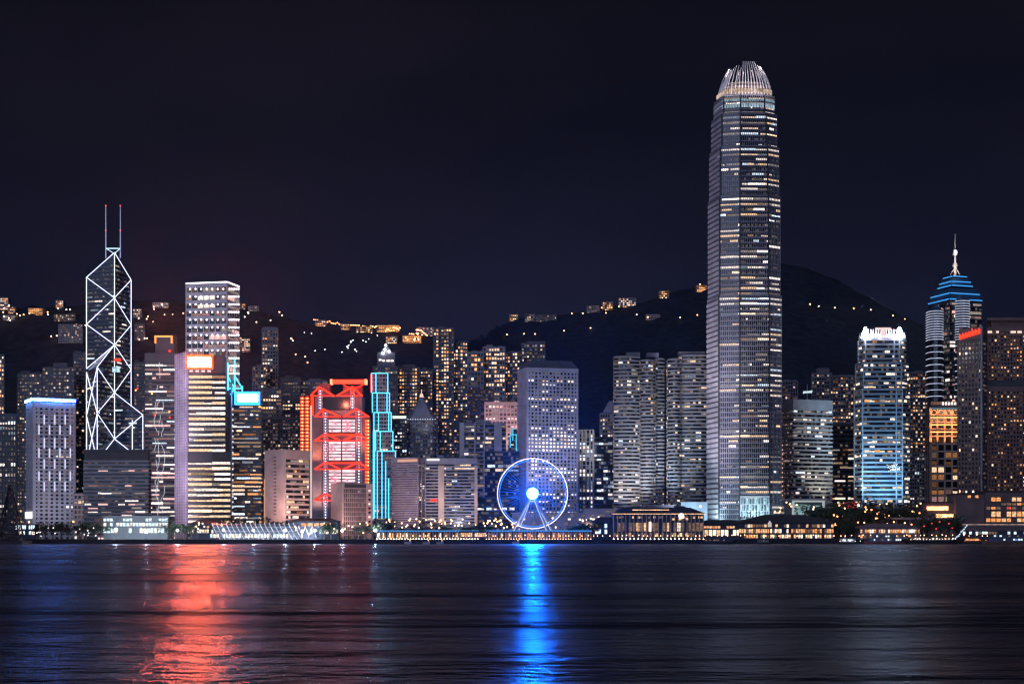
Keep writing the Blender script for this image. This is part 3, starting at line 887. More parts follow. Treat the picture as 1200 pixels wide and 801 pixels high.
# ---- mauve block with amber cornice, next to it the one with amber lit columns
D = 1290
P = rect_r(459, 489.5, 506, D, 20)
t = tower("office_block", "mauve stone office block with a finely lined wall under an amber lit cornice", "office block",
      std(P, D, 536), D, fp=2.7, bp=3.0, band=.55, pier=0, wall=mat('mauve_stone', (.30, .25, .30), .8), glass=mat('mauve_glass', (.08, .06, .09), .35), cap=4,
      lit=[L_({.0: 5, .05: 1}, 1, COOL, {0: 1}), L_({.1: 1, .3: 1}, 1), None, None], vis=608)
A, B_ = Vector(P[1]), Vector(P[2])
q = MB()
e_ = (B_-A).normalized(); Lk = (B_-A).length
for j in range(5):
    c = A+e_*(Lk*j/4); q.obox(c-e_*.5, c+e_*.5, .45, .75, GZ, wz(537, D))
q.build("pier_frame", mat('pale_pier', (.42, .38, .40), .7), t)
A, B_ = Vector(P[0]), Vector(P[1])
q = MB(); q.obox(A+(B_-A)*.25, B_, .5, .9, wz(540.5, D), wz(537.5, D)); q.build("cornice_lamp", emis('cornice_amber', (1, .5, .34), .75), t)
D = 1300
P = rect(497, None, 558.5, D, 28)
spot(474, 612, 1262, 474, 575, 1292, (1, .72, .72), 9000, 110); spot(535, 612, 1270, 535, 578, 1300, (.85, .8, 1), 7000, 110)
t = tower("office_block", "grey ribbon office block with two tall amber lit columns on its face", "office block",
      std(P, D, 537), D, fp=3.7, bp=3.2, band=.45, wall=GRY, glass=GLK, cap=5,
      lit=[L_({.05: 3, .15: 2}, 2, {'white': 2, 'cool': 1, 'warm': 2}, {0: 2, 1: 2}, rows={1: .5}), None, None, None], vis=606,
      plant=((512, 520, 533, 4, None), (538, 545, 533, 4, None)))
for x0, x1 in ((513.5, 520.5), (556, 559.6)):
    q = MB(); q.box(wx(x0, D-1), wx(x1, D-1), D-1.2, D-.4, GZ, wz(545, D)); q.build("column", mat('sandstone', (.55, .42, .34), .7), t)
    xm = (x0+x1)/2
    spot(xm, 622, D-5, xm, 585, D-1, (1, .56, .22), 1500 if x1-x0 > 5 else 900, 50, rad=.4)
    spot(xm, 612, D-9, xm, 570, D-1, (1, .56, .22), 3500 if x1-x0 > 5 else 1800, 40, rad=.4)
q = MB(); q.box(wx(500, D-1), wx(515, D-1), D-1.0, D-.5, wz(539.5, D), wz(537, D)); q.build("fascia_lamp", emis('fascia_white', (.95, .88, 1), 1.1), t)
q = MB(); q.box(wx(504, D-1), wx(512, D-1), D-1.0, D-.6, wz(587, D), wz(584.6, D)); q.build("sign", N_RED, t)

# ---- white finned tower
D = 1430
P = rect(539, None, 592.5, D, 34)
t = tower("office_tower", "tower with broad white fins dividing dark ribbon windows behind the amber columned block", "office tower",
      std(P, D, 496), D, fp=4.6, bp=3.4, band=.34, wall=GRY, glass=GLK,
      lit=[L_({.03: 4, .3: 2, .5: 1}, 3, {'warm': 3, 'white': 3}, {0: 2, 1: 2}), None, None, None], vis=578,
      plant=((546, 553, 492, 6, RES), (557, 575, 492.5, 8, RES)))
for x0, x1 in ((538.6, 544), (555.6, 557.2), (566.8, 568.4), (579, 588)):
    q = MB(); q.box(wx(x0, D-1), wx(x1, D-1), D-1.4, D-.5, GZ, wz(495, D)); q.build("fin", WHT, t)
D = 1365
tower("office_block", "low navy glass block behind the ferris wheel's left rim", "office block",
      std(rect(568, None, 608, D, 30), D, 529), D, fp=4.6, bp=3, band=.2, wall=mat('navy_cladding', (.02, .03, .07), .5), glass=mat('navy_glass', (.006, .014, .05), .25),
      lit=[L_({.0: 5, .4: 1}, 4, {'warm': 2, 'white': 2, 'cool': 1}, {0: 3, 1: 1}, rows={3: .5, 4: .5}), None, None, None], vis=606)
tower("office_block", "dark podium block below the navy glass block, one floor of white windows", "office block",
      std(rect(558, None, 606, 1315, 20), 1315, 583), 1315, fp=5, bp=3, band=.3, wall=mat('navy_cladding', (.02, .03, .07), .5), glass=GLK,
      lit=[L_({.0: 3, .1: 1}, 2, COOL, {1: 1}, rows={2: .45}), None, None, None])
# teal neon lantern tower
D = 1480
t = tower("office_tower", "narrow dark block crowned by a teal neon lantern beside the round windowed tower", "office block",
          std(rect(596, None, 611, D, 16), D, 512), D, fp=5, bp=3, band=.4, wall=DGR, glass=GLK, lit=[L_(), None, None, None], vis=530)
q = MB()
for (x0, y0, x1, y1) in ((601, 501, 601, 509), (598, 509, 608, 509), (598, 509, 598, 524), (605, 509, 605, 532), (601, 509, 601, 516), (605, 524, 609, 534), (608, 509, 608, 514)):
    q.tube((wx(x0, D-3), D-3, wz(y0, D-3)), (wx(x1, D-3), D-3, wz(y1, D-3)), .5)
q.build("neon_frame", emis('teal_frame', (.10, .65, .85), 1.0), t)
q = MB(); q.box(wx(600, D), wx(606, D), D-2, D+4, wz(512, D), wz(503, D)); q.build("lantern", BLK, t)

# ---- round windowed tower
D = 1350
P = rect(607, 617.5, 677, D, 26)
t = tower("office_tower", "pale blue grey tower with a regular grid of small porthole windows and a chamfered roof", "office tower",
      std(P, D, 430.5), D, fp=4.25, bp=4.6, band=.45, pier=.45, proud=.5, wall=mat('lilac_cladding', (.42, .42, .52), .6), glass=GLK, cap=3,
      lit=[L_({0: 6, .1: 1}, 1, COOL, {0: 1}), L_({.04: 3, .10: 2, .45: 1}, 2, {'white': 5, 'cool': 1, 'warm': 1}, {1: 2, 2: 2}, rows={2: .3, 7: .75, 9: .35, 15: .7, 16: .4, 18: .85, 19: .9, 20: .9, 21: .35, 27: .6, 28: .55, 29: .3}), None, None], vis=600)
q = MB(); zt = wz(430.5, D)
q.prism(offset(P, .3), zt+.72, wz(421, D), top=scaled(P, .80)); q.build("chamfered_roof", mat('slate_roof', (.11, .115, .15), .6), t)
spot(640, 612, D-55, 645, 480, D+5, (.66, .68, 1), 45000, 80)

tower("office_tower", "slim pale piered block squeezed against the right side of the porthole windowed tower", "office block",
      std(rect(677.6, None, 696, 1430, 20), 1430, 503), 1430, fp=4.6, bp=4.6, band=.18, pier=.4, wall=GRY, glass=GLK, lit=[L_({.1: 3, .6: 1.2}, 2, COOL, {0: 1, 1: 2}), None, None, None], vis=600)
tower("office_tower", "black glass block with scattered cool lights between the piered block and twin lobed tower", "office block",
      std(rect(694, None, 723, 1450, 30), 1450, 512), 1450, fp=4.5, bp=2.6, band=.2, wall=BLK, glass=GLK, lit=[L_({.05: 3, .35: 1.4}, 2, COOL, {0: 3, 1: 1}), None, None, None], vis=606)
t = tower("residential_tower", "grey tower with a peaked roof hiding behind the left edge of the twin lobed tower", "apartment tower",
      std(rect(703, None, 730, 1620, 26), 1620, 484, GZ), 1620, fp=4.6, bp=3, band=.4, pier=.3, wall=RES, glass=GLK, lit=[L_({.1: 1, .4: 1}, 1, WARM), None, None, None], vis=512)
q = MB(); Q = rect(706, None, 728, 1622, 20); q.prism(Q, wz(484, 1620)+.75, wz(469, 1622), top=scaled(Q, .3)); q.build("peaked_roof", RES, t)

# ---- twin lobed towers
def lobed(xs, D):
    pts = []
    for (x0, x1, dp) in xs:
        n = 7
        for i in range(n):
            a = i/(n-1); x = x0+(x1-x0)*a
            pts.append((wx(x, D), D+14-dp*math.sin(math.pi*(0.12+0.76*a))))
    return pts
D = 1385
def lobe(x0, x1, dp, D, back=34):
    f = [(wx(x0+(x1-x0)*i/6, D), D+12-dp*math.sin(math.pi*(.10+.80*i/6))) for i in range(7)]
    return f+[(f[-1][0]-1, D+back), (f[0][0]+1, D+back)]
LITX = L_({.05: 4, .3: 3, .65: 1.3}, 4, {'white': 3, 'warm': 2, 'cool': 1}, {0: 3, 1: 3, 2: .5})
EX = mat('mauve_granite', (.17, .155, .18), .6)
t = tower("office_tower", "twin lobed ribbon windowed tower with bright pale light washing its lower floors", "office tower",
      [(lobe(720.5, 750.5, 6, D), GZ, wz(416, D)), (lobe(751.5, 769, 7, D+2), GZ, wz(420, D)), (lobe(768, 779.5, 3, D+7), GZ, wz(417, D))], D, fp=4.35, bp=2.8, band=.46, proud=.5, wall=EX, glass=GLK, lit=LITX, vis=598,
      plant=((734, 750, 412.5, 12, EX), (758, 772, 413, 14, EX)))
D2 = 1375
t = tower("office_tower", "ribbon windowed tower with a rounded left flank right beside the giant skyscraper", "office tower",
      [(lobe(784, 800, 7, D2), GZ, wz(419, D2)), (lobe(797, 836, 4, D2+1), GZ, wz(414, D2))], D2, fp=4.4, bp=2.8, band=.46, proud=.5, wall=EX, glass=GLK, lit=LITX, vis=598,
      plant=((795, 826, 411.8, 12, EX),))
spot(736, 612, D-36, 736, 545, D, (.95, .95, .85), 90000, 75); spot(762, 608, D-30, 764, 540, D, (.6, .85, 1), 60000, 65); spot(790, 606, D2-34, 790, 540, D2, (.7, .9, 1), 50000, 60)

# ---- the giant skyscraper
def giant():
    D = 1310
    base = ipoly((829, D+30), (842.5, D+3), (867, D-1), (901.5, D), (915.8, D+8), (909, D+56), (842, D+60))
    cuts = [(345, 1.0, 1.0), (228, .965, .965), (170, .93, .93), (131, .875, .875), (109, .81, .81)]
    tiers = []; z = GZ
    cx = wx(872.5, D+26)
    def sc(p, s): return [(cx+(x-cx)*s, D+28+(y-D-28)*s) for x, y in p]
    for y, s, _ in cuts:
        z1 = wz(y, D); tiers.append((sc(base, s), z, z1)); z = z1+.02
    LG = {'white': 4, 'warm': 2, 'cool': 1}
    def lg(p): return L_(p, 9, LG, {0: 3, 1: 4, 2: 1}, rows={0: .9, 1: .9, 2: .7, 3: .8, 5: .6, 15: .8, 16: .7, 17: .9, 18: .9, 21: .6, 22: .7, 25: .5})
    t = tower("skyscraper", "giant tapering skyscraper, tallest of the skyline, with a crown of curved white fins", "skyscraper", tiers, D, fp=6.0, bp=2.3, band=.2, proud=.45,
              wall=mat('giant_spandrel', (.25, .24, .29), .35, .6), glass=mat('giant_glass', (.014, .016, .026), .18, .7), mull=1, mw=.22, wh=.55,
              lit=[L_({.02: 5, .3: 1}, 4, {'white': 3, 'lilac': 2}, {0: 3, 1: 1}), lg({.03: 5, .4: 3, .9: 2}), lg({.03: 4, .45: 3, .95: 2.4}), lg({.05: 5, .45: 2, .85: 2}), None, None, None], vis=604, roof=True)
    # vertical dark seams and pale pilasters
    for e_, s_ in ((1, .0), (1, 1.0), (2, 1.0)):
        for p, z0, z1 in tiers:
            a, b = Vector(p[e_]), Vector(p[e_+1]); c = a+(b-a)*s_; dd = (b-a).normalized()
            q = MB(); q.obox(c-dd*.7, c+dd*.7, .3, .7, z0, z1-.3); q.build("seam", BLK, t)
    q = MB()
    for p, z0, z1 in tiers:                 # lit left flank, its brightness partly put into a paler colour
        a, b = Vector(p[0]), Vector(p[1]); dd = (b-a).normalized(); L = (b-a).length
        zz = z0+.6
        while zz < z1-3.5:
            q.obox(a, b-dd*1.6, .5, .9, zz, zz+2.6); zz += 4.3
    q.build("flank_cladding", mat('lit_flank', (.56, .53, .60), .45), t)
    # crown
    zc = wz(109, D); top = wz(74, D)
    crown_plan = sc(base, .75)
    core = MB(); core.prism(sc(base, .69), zc+.75, wz(97, D)); core.prism(sc(base, .56), wz(96.9, D), wz(91, D)); cr_ = core.build("crown", mat('crown_bronze', (.36, .26, .2), .6), t)
    col = mat('crown_fin', (.75, .72, .75), .4)
    k = len(crown_plan)
    def fin(p, zt, inward, cx_, cy_, h0=0.0):
        q = MB(); prev = None; n = 8
        for i in range(n+1):
            a = i/n
            bend = a**1.9
            x = p[0]+(cx_-p[0])*inward*bend; y = p[1]+(cy_-p[1])*inward*bend
            z = zc+h0+(zt-zc-h0)*a
            if prev: q.tube(prev, (x, y, z), .5*(1-.35*(i-1)/n), 6, .5*(1-.35*i/n))
            prev = (x, y, z)
        q.build("fin", col, cr_, origin=t.location)
    cy = D+28
    for e_, n in ((0, 6), (1, 4), (2, 7), (3, 3), (4, 5), (5, 6), (6, 4)):
        a, b = Vector(crown_plan[e_]), Vector(crown_plan[(e_+1) % k])
        for i in range(n):
            p = a+(b-a)*((i+.5)/n)
            # fins over the middle of each face rise highest
            mid = 1-abs((i+.5)/n-.5)*2
            zt = wz(75 if e_ in (1, 3) else 79 if e_ == 0 else 71.5, D+14) - (0 if e_ in (2, 5) else (1-mid)*3)
            fin((p.x, p.y), zt, .42, cx, cy)
    # bands of light below the crown
    for y0, y1, s, c, lv in ((101, 105.5, .745, (1, .72, .55), .55), (114, 116.5, .812, (.5, .8, 1), .4), (119.5, 124, .812, (.6, .82, 1), .5)):
        pl = sc(base, s)
        for e_ in (0, 1, 2, 3):
            a, b = Vector(pl[e_]), Vector(pl[e_+1]); dd = (b-a).normalized(); L = (b-a).length
            n = max(2, int(L/2.2)); q = MB()
            for j in range(n):
                q.obox(a+dd*(L*j/n+.2), a+dd*(L*(j+1)/n-.35), .25, .55, wz(y1, D), wz(y0, D))
            q.build("lamp_band", emis('crown_band_%d_%d' % (y0, 0), c, lv, .5, (.2, .2, .2)), t)
    for x in (848, 862, 876, 890, 902):
        spot(x, 112, D-10, x, 88, D+12, (1, .9, .95), 3000, 90, rad=.8)
    for x, dd in ((872, 25), (880, 20), (862, 30)):
        spot(x, 96, D+dd, x, 60, D+dd, (1, .88, .85), 5000, 150, rad=1)
    # podium glow
    q = MB(); pl = base; a, b = Vector(pl[2]), Vector(pl[3]); dd = (b-a).normalized(); L = (b-a).length
    fr = MB()
    for i in range(10):
        for (y0, y1) in ((583.5, 590), (591.5, 597.5), (599, 604)):
            c0 = a+dd*(L*i/10+.5); c1 = a+dd*(L*(i+1)/10-.9)
            q2 = MB(); q2.obox(c0, c1, .55, .7, wz(y1, D), wz(y0, D)); q2.build("lobby_window", wmat('teal', 0 if (i+int(y0)) % 3 else 1), t)
    fr.obox(a, b, .5, .95, wz(582.8, D), wz(580.5, D))
    for i in range(11): 
        c0 = a+dd*min(L-.5, max(.5, L*i/10)); fr.obox(c0-dd*.45, c0+dd*.45, .72, 1.0, wz(605, D), wz(582.9, D))
    for y in (590.7, 598.2): fr.obox(a, b, .72, .94, wz(y+.6, D), wz(y-.5, D))
    fr.build("lobby_frame", WHT, t)
    spot(885, 618, D-20, 885, 590, D, (.55, .9, 1), 12000, 100)
    spot(833, 620, D-12, 838, 585, D+15, (.6, .9, 1), 22000, 70)
    spot(805, 615, D-70, 836, 480, D+18, (.95, .9, 1), 150000, 40)
    spot(800, 560, D-90, 836, 380, D+18, (.95, .9, 1), 160000, 40)
    spot(850, 622, D-45, 855, 530, D, (.9, .85, 1), 30000, 50)
giant()
# ---- right of the giant
D = 1350
P = rect(916, 930, 975, D, 20)
t = tower("office_block", "grey ribbon windowed block with a tall blank parapet right of the giant skyscraper", "office block",
      std(P, D, 468), D, fp=4.75, bp=2.6, band=.46, proud=.5, wall=mat('taupe_cladding', (.34, .31, .33), .7), glass=GLK, cap=10,
      lit=[L_({.02: 3, .2: 1}, 2, {'white': 2, 'pink': 2}, {0: 2}), L_({.05: 4, .5: 2}, 2, {'white': 4, 'cool': 1}, {0: 3, 1: 2}, rows={0: .6, 2: .6, 4: .85, 5: .8, 6: .3}), None, None], vis=596)
spot(968, 600, D-14, 966, 545, D+6, (.9, .95, .75), 18000, 70)
q = MB()
for k in range(14): q.ball((wx(916.5, D+18), D+17, wz(520+k*5.4, D)), .5, 6, 4)
q.build("edge_bulbs", emis('edge_bulb', (1, .55, .4), 1.6), t)['kind'] = 'stuff'

# ---- tower with the glowing toothed crown
def toothed():
    D = 1335
    full = [(wx(1001.5, D+16), D+16), (wx(1010, D), D), (wx(1058, D-.5), D-.5), (wx(1066, D+8), D+8), (wx(1062, D+46), D+46), (wx(1008, D+48), D+48)]
    c = (wx(1034, D+22), D+22)
    def sc(s): return [(c[0]+(x-c[0])*s, c[1]+(y-c[1])*s) for x, y in full]
    tiers = [(full, GZ, wz(455, D)), (sc(.955), wz(455, D)+.02, wz(424, D)), (sc(.86), wz(424, D)+.02, wz(396, D))]
    LG = {'white': 3, 'warm': 2, 'amber': .5}
    lt = lambda p: L_(p, 2, LG, {0: 2, 1: 3, 2: 1}, rows={})
    t = tower("office_tower", "tapering tower washed in cyan light with a glowing toothed crown", "skyscraper", tiers, D, fp=5.4, bp=3.0, band=.42, proud=.5, wall=mat('ice_cladding', (.19, .23, .29), .45), glass=GL, mull=0,
              lit=[lt({.05: 3, .4: 1}), lt({.03: 4, .35: 2, .8: 1}), lt({.15: 1, .5: 1}), None, None, None], vis=588)
    q = MB()
    for p, z0, z1 in tiers:
        for e_, n in ((1, 1),):
            a, b = Vector(p[1]), Vector(p[2]); dd = (b-a).normalized(); L = (b-a).length
            for s_ in (0, .84, 1.0):
                m_ = a+dd*min(max(L*s_, .5), L-.5); q.obox(m_-dd*.5, m_+dd*.5, .2, .8, z0, z1-.2)
        a, b = Vector(p[0]), Vector(p[1]); dd = (b-a).normalized()
        q.obox(a, a+dd*1.4, .3, .9, z0, z1-.2)
    q.build("pilaster_frame", mat('pale_pilaster', (.30, .33, .40), .4), t)
    zc = wz(396, D)+.75
    pl = sc(.84); cr_ = MB(); cr_.prism(sc(.78), zc, zc+3.5); cr_ = cr_.build("crown", mat('crown_grey', (.4, .38, .4), .5), t)
    for e_, n in ((0, 3), (1, 13), (2, 3), (3, 6), (4, 10), (5, 6)):
        a, b = Vector(pl[e_]), Vector(pl[(e_+1) % 6])
        for i in range(n+1):
            p = a+(b-a)*(i/n); q = MB(); h = wz(385, D) if e_ in (1, 4) else wz(387, D)
            q.tube((p.x, p.y, zc), (p.x+(c[0]-p.x)*.04, p.y+(c[1]-p.y)*.04, h), .5, 5, .35); q.build("fin", mat('crown_fin', (.75, .72, .75), .4), cr_, origin=t.location)
    for sx in (1013.5, 1055.5):
        q = MB(); X = wx(sx, D+2); s_ = 1 if sx < 1034 else -1
        q.poly([(wx(sx-4*s_, D), D, zc), (wx(sx+2.5*s_, D), D, zc), (wx(sx+1.5*s_, D), D+1, wz(382.5, D))][::s_]); 
        q.prism([(wx(sx, D)-2.6, D-.5), (wx(sx, D)+2.6, D-.5), (wx(sx, D)+2.6, D+3), (wx(sx, D)-2.6, D+3)], zc, wz(383, D), top=[(wx(sx+s_, D)-.6, D+.5), (wx(sx+s_, D)+.6, D+.5), (wx(sx+s_, D)+.6, D+2.5), (wx(sx+s_, D)-.6, D+2.5)])
        q.build("corner_lamp", emis('corner_white', (.9, .92, 1), 75), cr_, origin=t.location)
    q = MB(); q.box(wx(1026, D+1), wx(1044, D+1), D+.8, D+1.6, wz(386, D), wz(383.4, D)); q.box(wx(1033, D+1), wx(1037, D+1), D+.8, D+1.6, wz(393, D), wz(386.1, D)); q.build("crown_lamp", emis('crown_lamp_pink', (1, .75, .72), .9), cr_, origin=t.location)
    for x in (1018, 1034, 1050): spot(x, 394, D-6, x, 384, D+6, (1, .85, .85), 3500, 120, rad=.5)
    spot(1025, 590, D-24, 1025, 545, D, (.30, .68, 1), 22000, 110, rad=4); spot(1046, 590, D-24, 1046, 545, D, (.30, .68, 1), 22000, 110, rad=4); spot(1034, 585, D-40, 1034, 500, D, (.30, .68, 1), 30000, 80); spot(1000, 590, D-14, 1004, 520, D+10, (.6, .9, 1), 18000, 80)
    q = MB()
    rr = random.Random(11)
    for i in range(40):
        a = rr.random()*6.28; r_ = rr.random()*6; q.ball((wx(1046, D-1.6)+r_*math.cos(a), D-1.7, wz(547, D)+r_*math.sin(a)), .38, 5, 3)
    q.build("star_lamps", emis('star_lamp', (.75, .9, 1), 1.8), t)['kind'] = 'stuff'
toothed()

# ---- spired tower with blue stepped roof
def spired():
    D = 1580
    P = rect(1089, 1113, 1150, D, 34)
    LG = L_({.0: 4, .2: 2, .5: 1}, 4, {'white': 3, 'pink': 1}, {0: 2, 1: 2})
    t = tower("skyscraper", "dark spired skyscraper with stepped roofs edged in blue and two striped light bays", "skyscraper", std(P, D, 352), D, fp=5, bp=3, band=.25, wall=BLK, glass=GL, lit=[LG, LG, None, None], vis=475)
    zt = wz(352, D)+.75
    EB = emis('eave_blue', (.06, .38, .95), 1.3)
    Q = offset(P, .6)
    lv = [(1.02, 352, .82, 336), (.66, 334.5, .50, 323.5), (.44, 322.8, .2, 319)]
    for s0, y0, s1, y1 in lv:
        q = MB(); q.prism(scaled(P, s0), wz(y0, D)+.8, wz(y1, D), top=scaled(P, s1)); rf = q.build("stepped_roof", mat('blue_roof', (.035, .09, .16), .5), t)
        q = MB()
        for k in range(2 if s0 > .5 else 1):
            f = k/2.2
            pl = scaled(P, s0+(s1-s0)*f)
            z = wz(y0+(y1-y0)*f, D)+1.2
            for e_ in (0, 1): q.obox(pl[e_], pl[e_+1], .5, 1.1, z, z+.75)
        q.build("eave_lamp", EB, rf, origin=t.location)
    # spire
    c = (sum(p[0] for p in P)/4, sum(p[1] for p in P)/4)
    sp = MB(); dc = c[1]
    zz = lambda y: wz(y, dc)
    sp.tube((c[0], c[1], zz(323)), (c[0], c[1], zz(296)), 1.5, 8, .8); sp.tube((c[0], c[1], zz(296)), (c[0], c[1], zz(274)), .55, 6, .25)
    sp.tube((c[0], c[1], zz(312)), (c[0], c[1], zz(308)), 3.0, 8, 1.6); sp.tube((c[0], c[1], zz(299)), (c[0], c[1], zz(293)), 2.4, 8, 2.0)
    for s_ in (-1, 1): sp.tube((c[0]+s_*5, c[1], zz(322)), (c[0]+s_*.8, c[1], zz(314)), .4)
    sp.build("spire", mat('spire_steel', (.7, .66, .62), .4), t)
    q = MB(); q.ball((c[0], c[1]-2.6, zz(296)), 1.1); q.build("spire_lamp", emis('spire_lamp', (.9, .9, 1), 40), t)
    spot(1119, 322, D-8, 1119, 305, D+25, (1, .7, .5), 9000, 60); spot(1119, 345, D-14, 1119, 300, D+25, (.9, .9, 1), 26000, 40)
    # striped bays
    for x0, x1, y0, D_ in ((1089.5, 1107, 360, D-2), (1120, 1138, 348, D-2)):
        q = MB(); cx = wx((x0+x1)/2, D_); rx = (wx(x1, D_)-wx(x0, D_))/2
        arc = [(cx-rx*math.cos(math.pi*i/6), D_+6-8*math.sin(math.pi*i/6)) for i in range(7)]+[(cx+rx, D_+14), (cx-rx, D_+14)]
        q.prism(arc, GZ, wz(y0+3, D_)); b = q.build("striped_bay", GL, t)
        q = MB(); q.prism(arc, wz(y0+2.8, D_), wz(y0-4, D_), top=scaled(arc, .12)); q.build("bay_cap", mat('blue_roof', (.08, .20, .34), .5), b, origin=t.location)
        q = MB(); y = y0+4; ringp = offset(arc, .35); k = 0
        while y < 478:
            dense = y < 396
            q.prism(ringp, wz(y+.8, D_), wz(y, D_)); y += 3.0 if dense else 7.4
        q.build("lamp_stripe", emis('bay_lilac', (.62, .68, .92), .85, .35, (.3, .3, .06)), b, origin=t.location)
    return t
spired()

# ---- ornate orange block
D = 1420
P = rect(1085, 1090, 1124, D, 14)
t = tower("office_tower", "narrow block with an orange floodlit arcaded top above a dark window grid", "office block",
      [(P, GZ, wz(519, D)), (P, wz(518, D), wz(477, D))], D, fp=8.6, bp=8.2, band=.22, pier=.22, proud=.6, wall=mat('buff_stone', (.40, .29, .24), .8), glass=GLK,
      lit=[None, L_({.05: 2, .5: 1}, 2, {'warm': 2, 'amber': 2, 'pink': 1}, {0: 2, 1: 2}), None, None], vis=582)
for y in (516, 500, 484): 
    for x in (1094, 1106, 1118): spot(x, y+3, D-7, x, y-10, D, (1, .40, .14), 2200, 110, rad=.5)
A, B_ = Vector(P[1]), Vector(P[2]); e_ = (B_-A).normalized(); Lk = (B_-A).length
for y in (494, 485.5):
    for j in range(4):
        c = A+e_*(Lk*(j+.5)/4); n_ = Vector((e_.y, -e_.x))*.8
        q = MB(); zc = wz(y-2.5, D)
        for i in range(10):
            a0, a1 = 2*math.pi*i/10, 2*math.pi*(i+1)/10
            q.tube((c.x+n_.x+e_.x*2.2*math.cos(a0), c.y+n_.y+e_.y*2.2*math.cos(a0), zc+2.2*math.sin(a0)), (c.x+n_.x+e_.x*2.2*math.cos(a1), c.y+n_.y+e_.y*2.2*math.cos(a1), zc+2.2*math.sin(a1)), .35, 5)
        q.build("roundel", mat('buff_stone', (.40, .29, .24), .8), t)
for y in (488.2, 496.8, 505.2):
    q = MB(); q.obox(A, B_, .75, 1.1, wz(y+1.4, D), wz(y, D)); q.build("cornice_lamp", emis('cornice_orange', (1, .33, .10), 3.0), t)
q = MB(); q.prism(offset(P, -1), wz(476, D), wz(470, D)); q.build("roof_plant", DGR, t)
for j in range(5):
    q = MB(); c = A+e_*(Lk*(j+4)/9.5); q.obox(c, c+e_*1.5, -.6, -.3, wz(474, D), wz(471, D)); q.build("window", wmat('white', 2), t)
q = MB(); q.obox(A, B_, .9, 1.2, wz(479.5, D), wz(477.6, D)); q.build("roof_edge_lamp", emis('roof_edge_teal', (.25, .5, .6), .35), t)

# ---- big dark tower pair at the right edge
D = 1390
RESI = {'amber': 4, 'warm': 3, 'pink': 1}
P = rect(1122, 1150.5, 1158, D, 30)
t = tower("residential_tower", "dark piered tower with a slanting red sign across its top storey", "apartment tower",
      std(rect_r(1122.5, 1150.5, 1157, D, 14), D, 398), D, fp=5.4, bp=4.2, band=.38, pier=.4, proud=.5, wall=mat('dusk_cladding', (.15, .085, .08), .7), glass=GLK,
      lit=[L_({.03: 3, .12: 2}, 1, {'white': 2, 'warm': 2, 'pink': 1}, {1: 2, 2: 1}), L_({.3: 1}, 1, {'white': 1}, {1: 1}), None, None], vis=578)
q = MB(); Q = rect_r(1124, 1150, 1156, D, 12); q.prism(Q, wz(398, D)+.75, wz(383, D)); q.build("top_storey", mat('dusk_cladding', (.15, .085, .08), .7), t)
A, B_ = Vector(Q[0]), Vector(Q[1]); e_ = (B_-A).normalized(); Lk = (B_-A).length
rr = random.Random(2)
for j in range(7):
    c0 = A+e_*(Lk*(.02+j*.14)); zc = wz(393-j*.9, D); q = MB(); tall = 1.6 if j == 4 else 0
    w_ = Lk*.115
    q.obox(c0, c0+e_*w_*.3, .5, .9, zc-2.4, zc+2.6+tall); q.obox(c0+e_*w_*.32, c0+e_*w_, .5, .9, zc-.4, zc+1.2); q.obox(c0+e_*w_*.55, c0+e_*w_*.8, .95, 1.2, zc-2.4, zc+2.2)
    q.obox(c0+e_*w_*.32, c0+e_*w_, .5, .9, zc-2.4, zc-1.4)
    q.build("sign_character", emis('sign_red', (1, .05, .02), 2), t)
q = MB(); q.box(wx(1148.5, D), wx(1150.5, D), D-2, D-1, GZ, wz(382, D)); q.build("edge_fin", mat('dusk_pale', (.25, .25, .30), .7), t)
P = rect(1157.5, None, 1235, D+8, 40)
t = tower("residential_tower", "broad dark tower at the right edge dotted with orange windows under a flat rimmed top", "apartment tower",
      [(P, GZ, wz(452, D)), (P, wz(444, D), wz(382, D))], D, fp=4.7, bp=3.7, band=.45, pier=.45, proud=.5, wall=mat('dusk_cladding', (.15, .085, .08), .7), glass=GLK, cap=3,
      lit=[L_({.12: 3, .35: 3}, 1, RESI, {0: 1, 1: 4, 2: .7}, rows={12: .0}), None, None, None], vis=578)
q = MB(); q.prism(offset(P, .2), wz(451.8, D), wz(444.2, D)); q.build("plant_storey", BLK, t)
q = MB(); q.prism(offset(P, -3), wz(381, D), wz(374, D)); q.prism(offset(P, .5), wz(373.9, D), wz(370.5, D)); q.build("rimmed_top", mat('dusk_cladding', (.15, .085, .08), .7), t)
q = MB()
for (x, w) in ((1160, 5), (1170, 3), (1187, 6), (1195, 5)): q.box(wx(x, D), wx(x+w, D), D+6.0, D+6.4, wz(389, D), wz(386.5, D))
q.build("top_lamp", emis('top_lamp_white', (1, .72, .6), 1.1), t)

# ---- rear towers, on the lower slopes
def rear(name, label, xl, xr, ytop, D, wall=RESD, lit=None, fp=4.2, bp=3.0, band=.35, pier=.3, vis=600, plant=(), dep=24, cat="apartment tower", group=None, glass=GLK):
    x0 = wx((xl+xr)/2, D)
    z0 = min(GZ, terrain(x0, D)) if D < 1660 else terrain(x0, D)-12
    lt = lit or L_({.08: 2, .35: 1}, 1, WARM)
    if not plant:                                         # lift house and water tank on the roof
        rp = random.Random(hash_(label)); w_ = xr-xl; a_ = xl+w_*rp.uniform(.08, .35)
        plant = ((a_, a_+w_*rp.uniform(.25, .5), ytop-rp.uniform(1.2, 2.8), 5, None), (xl+w_*.74, xl+w_*rp.uniform(.84, .95), ytop-rp.uniform(.8, 1.6), 9, None))
    return tower(name, label, cat, [(rect(xl, None, xr, D, dep), z0, wz(ytop, D))], D, fp=fp, bp=bp, band=band, pier=pier, wall=wall, glass=glass, lit=[lt, None, None, None], vis=vis, plant=plant, proud=.3, group=group)
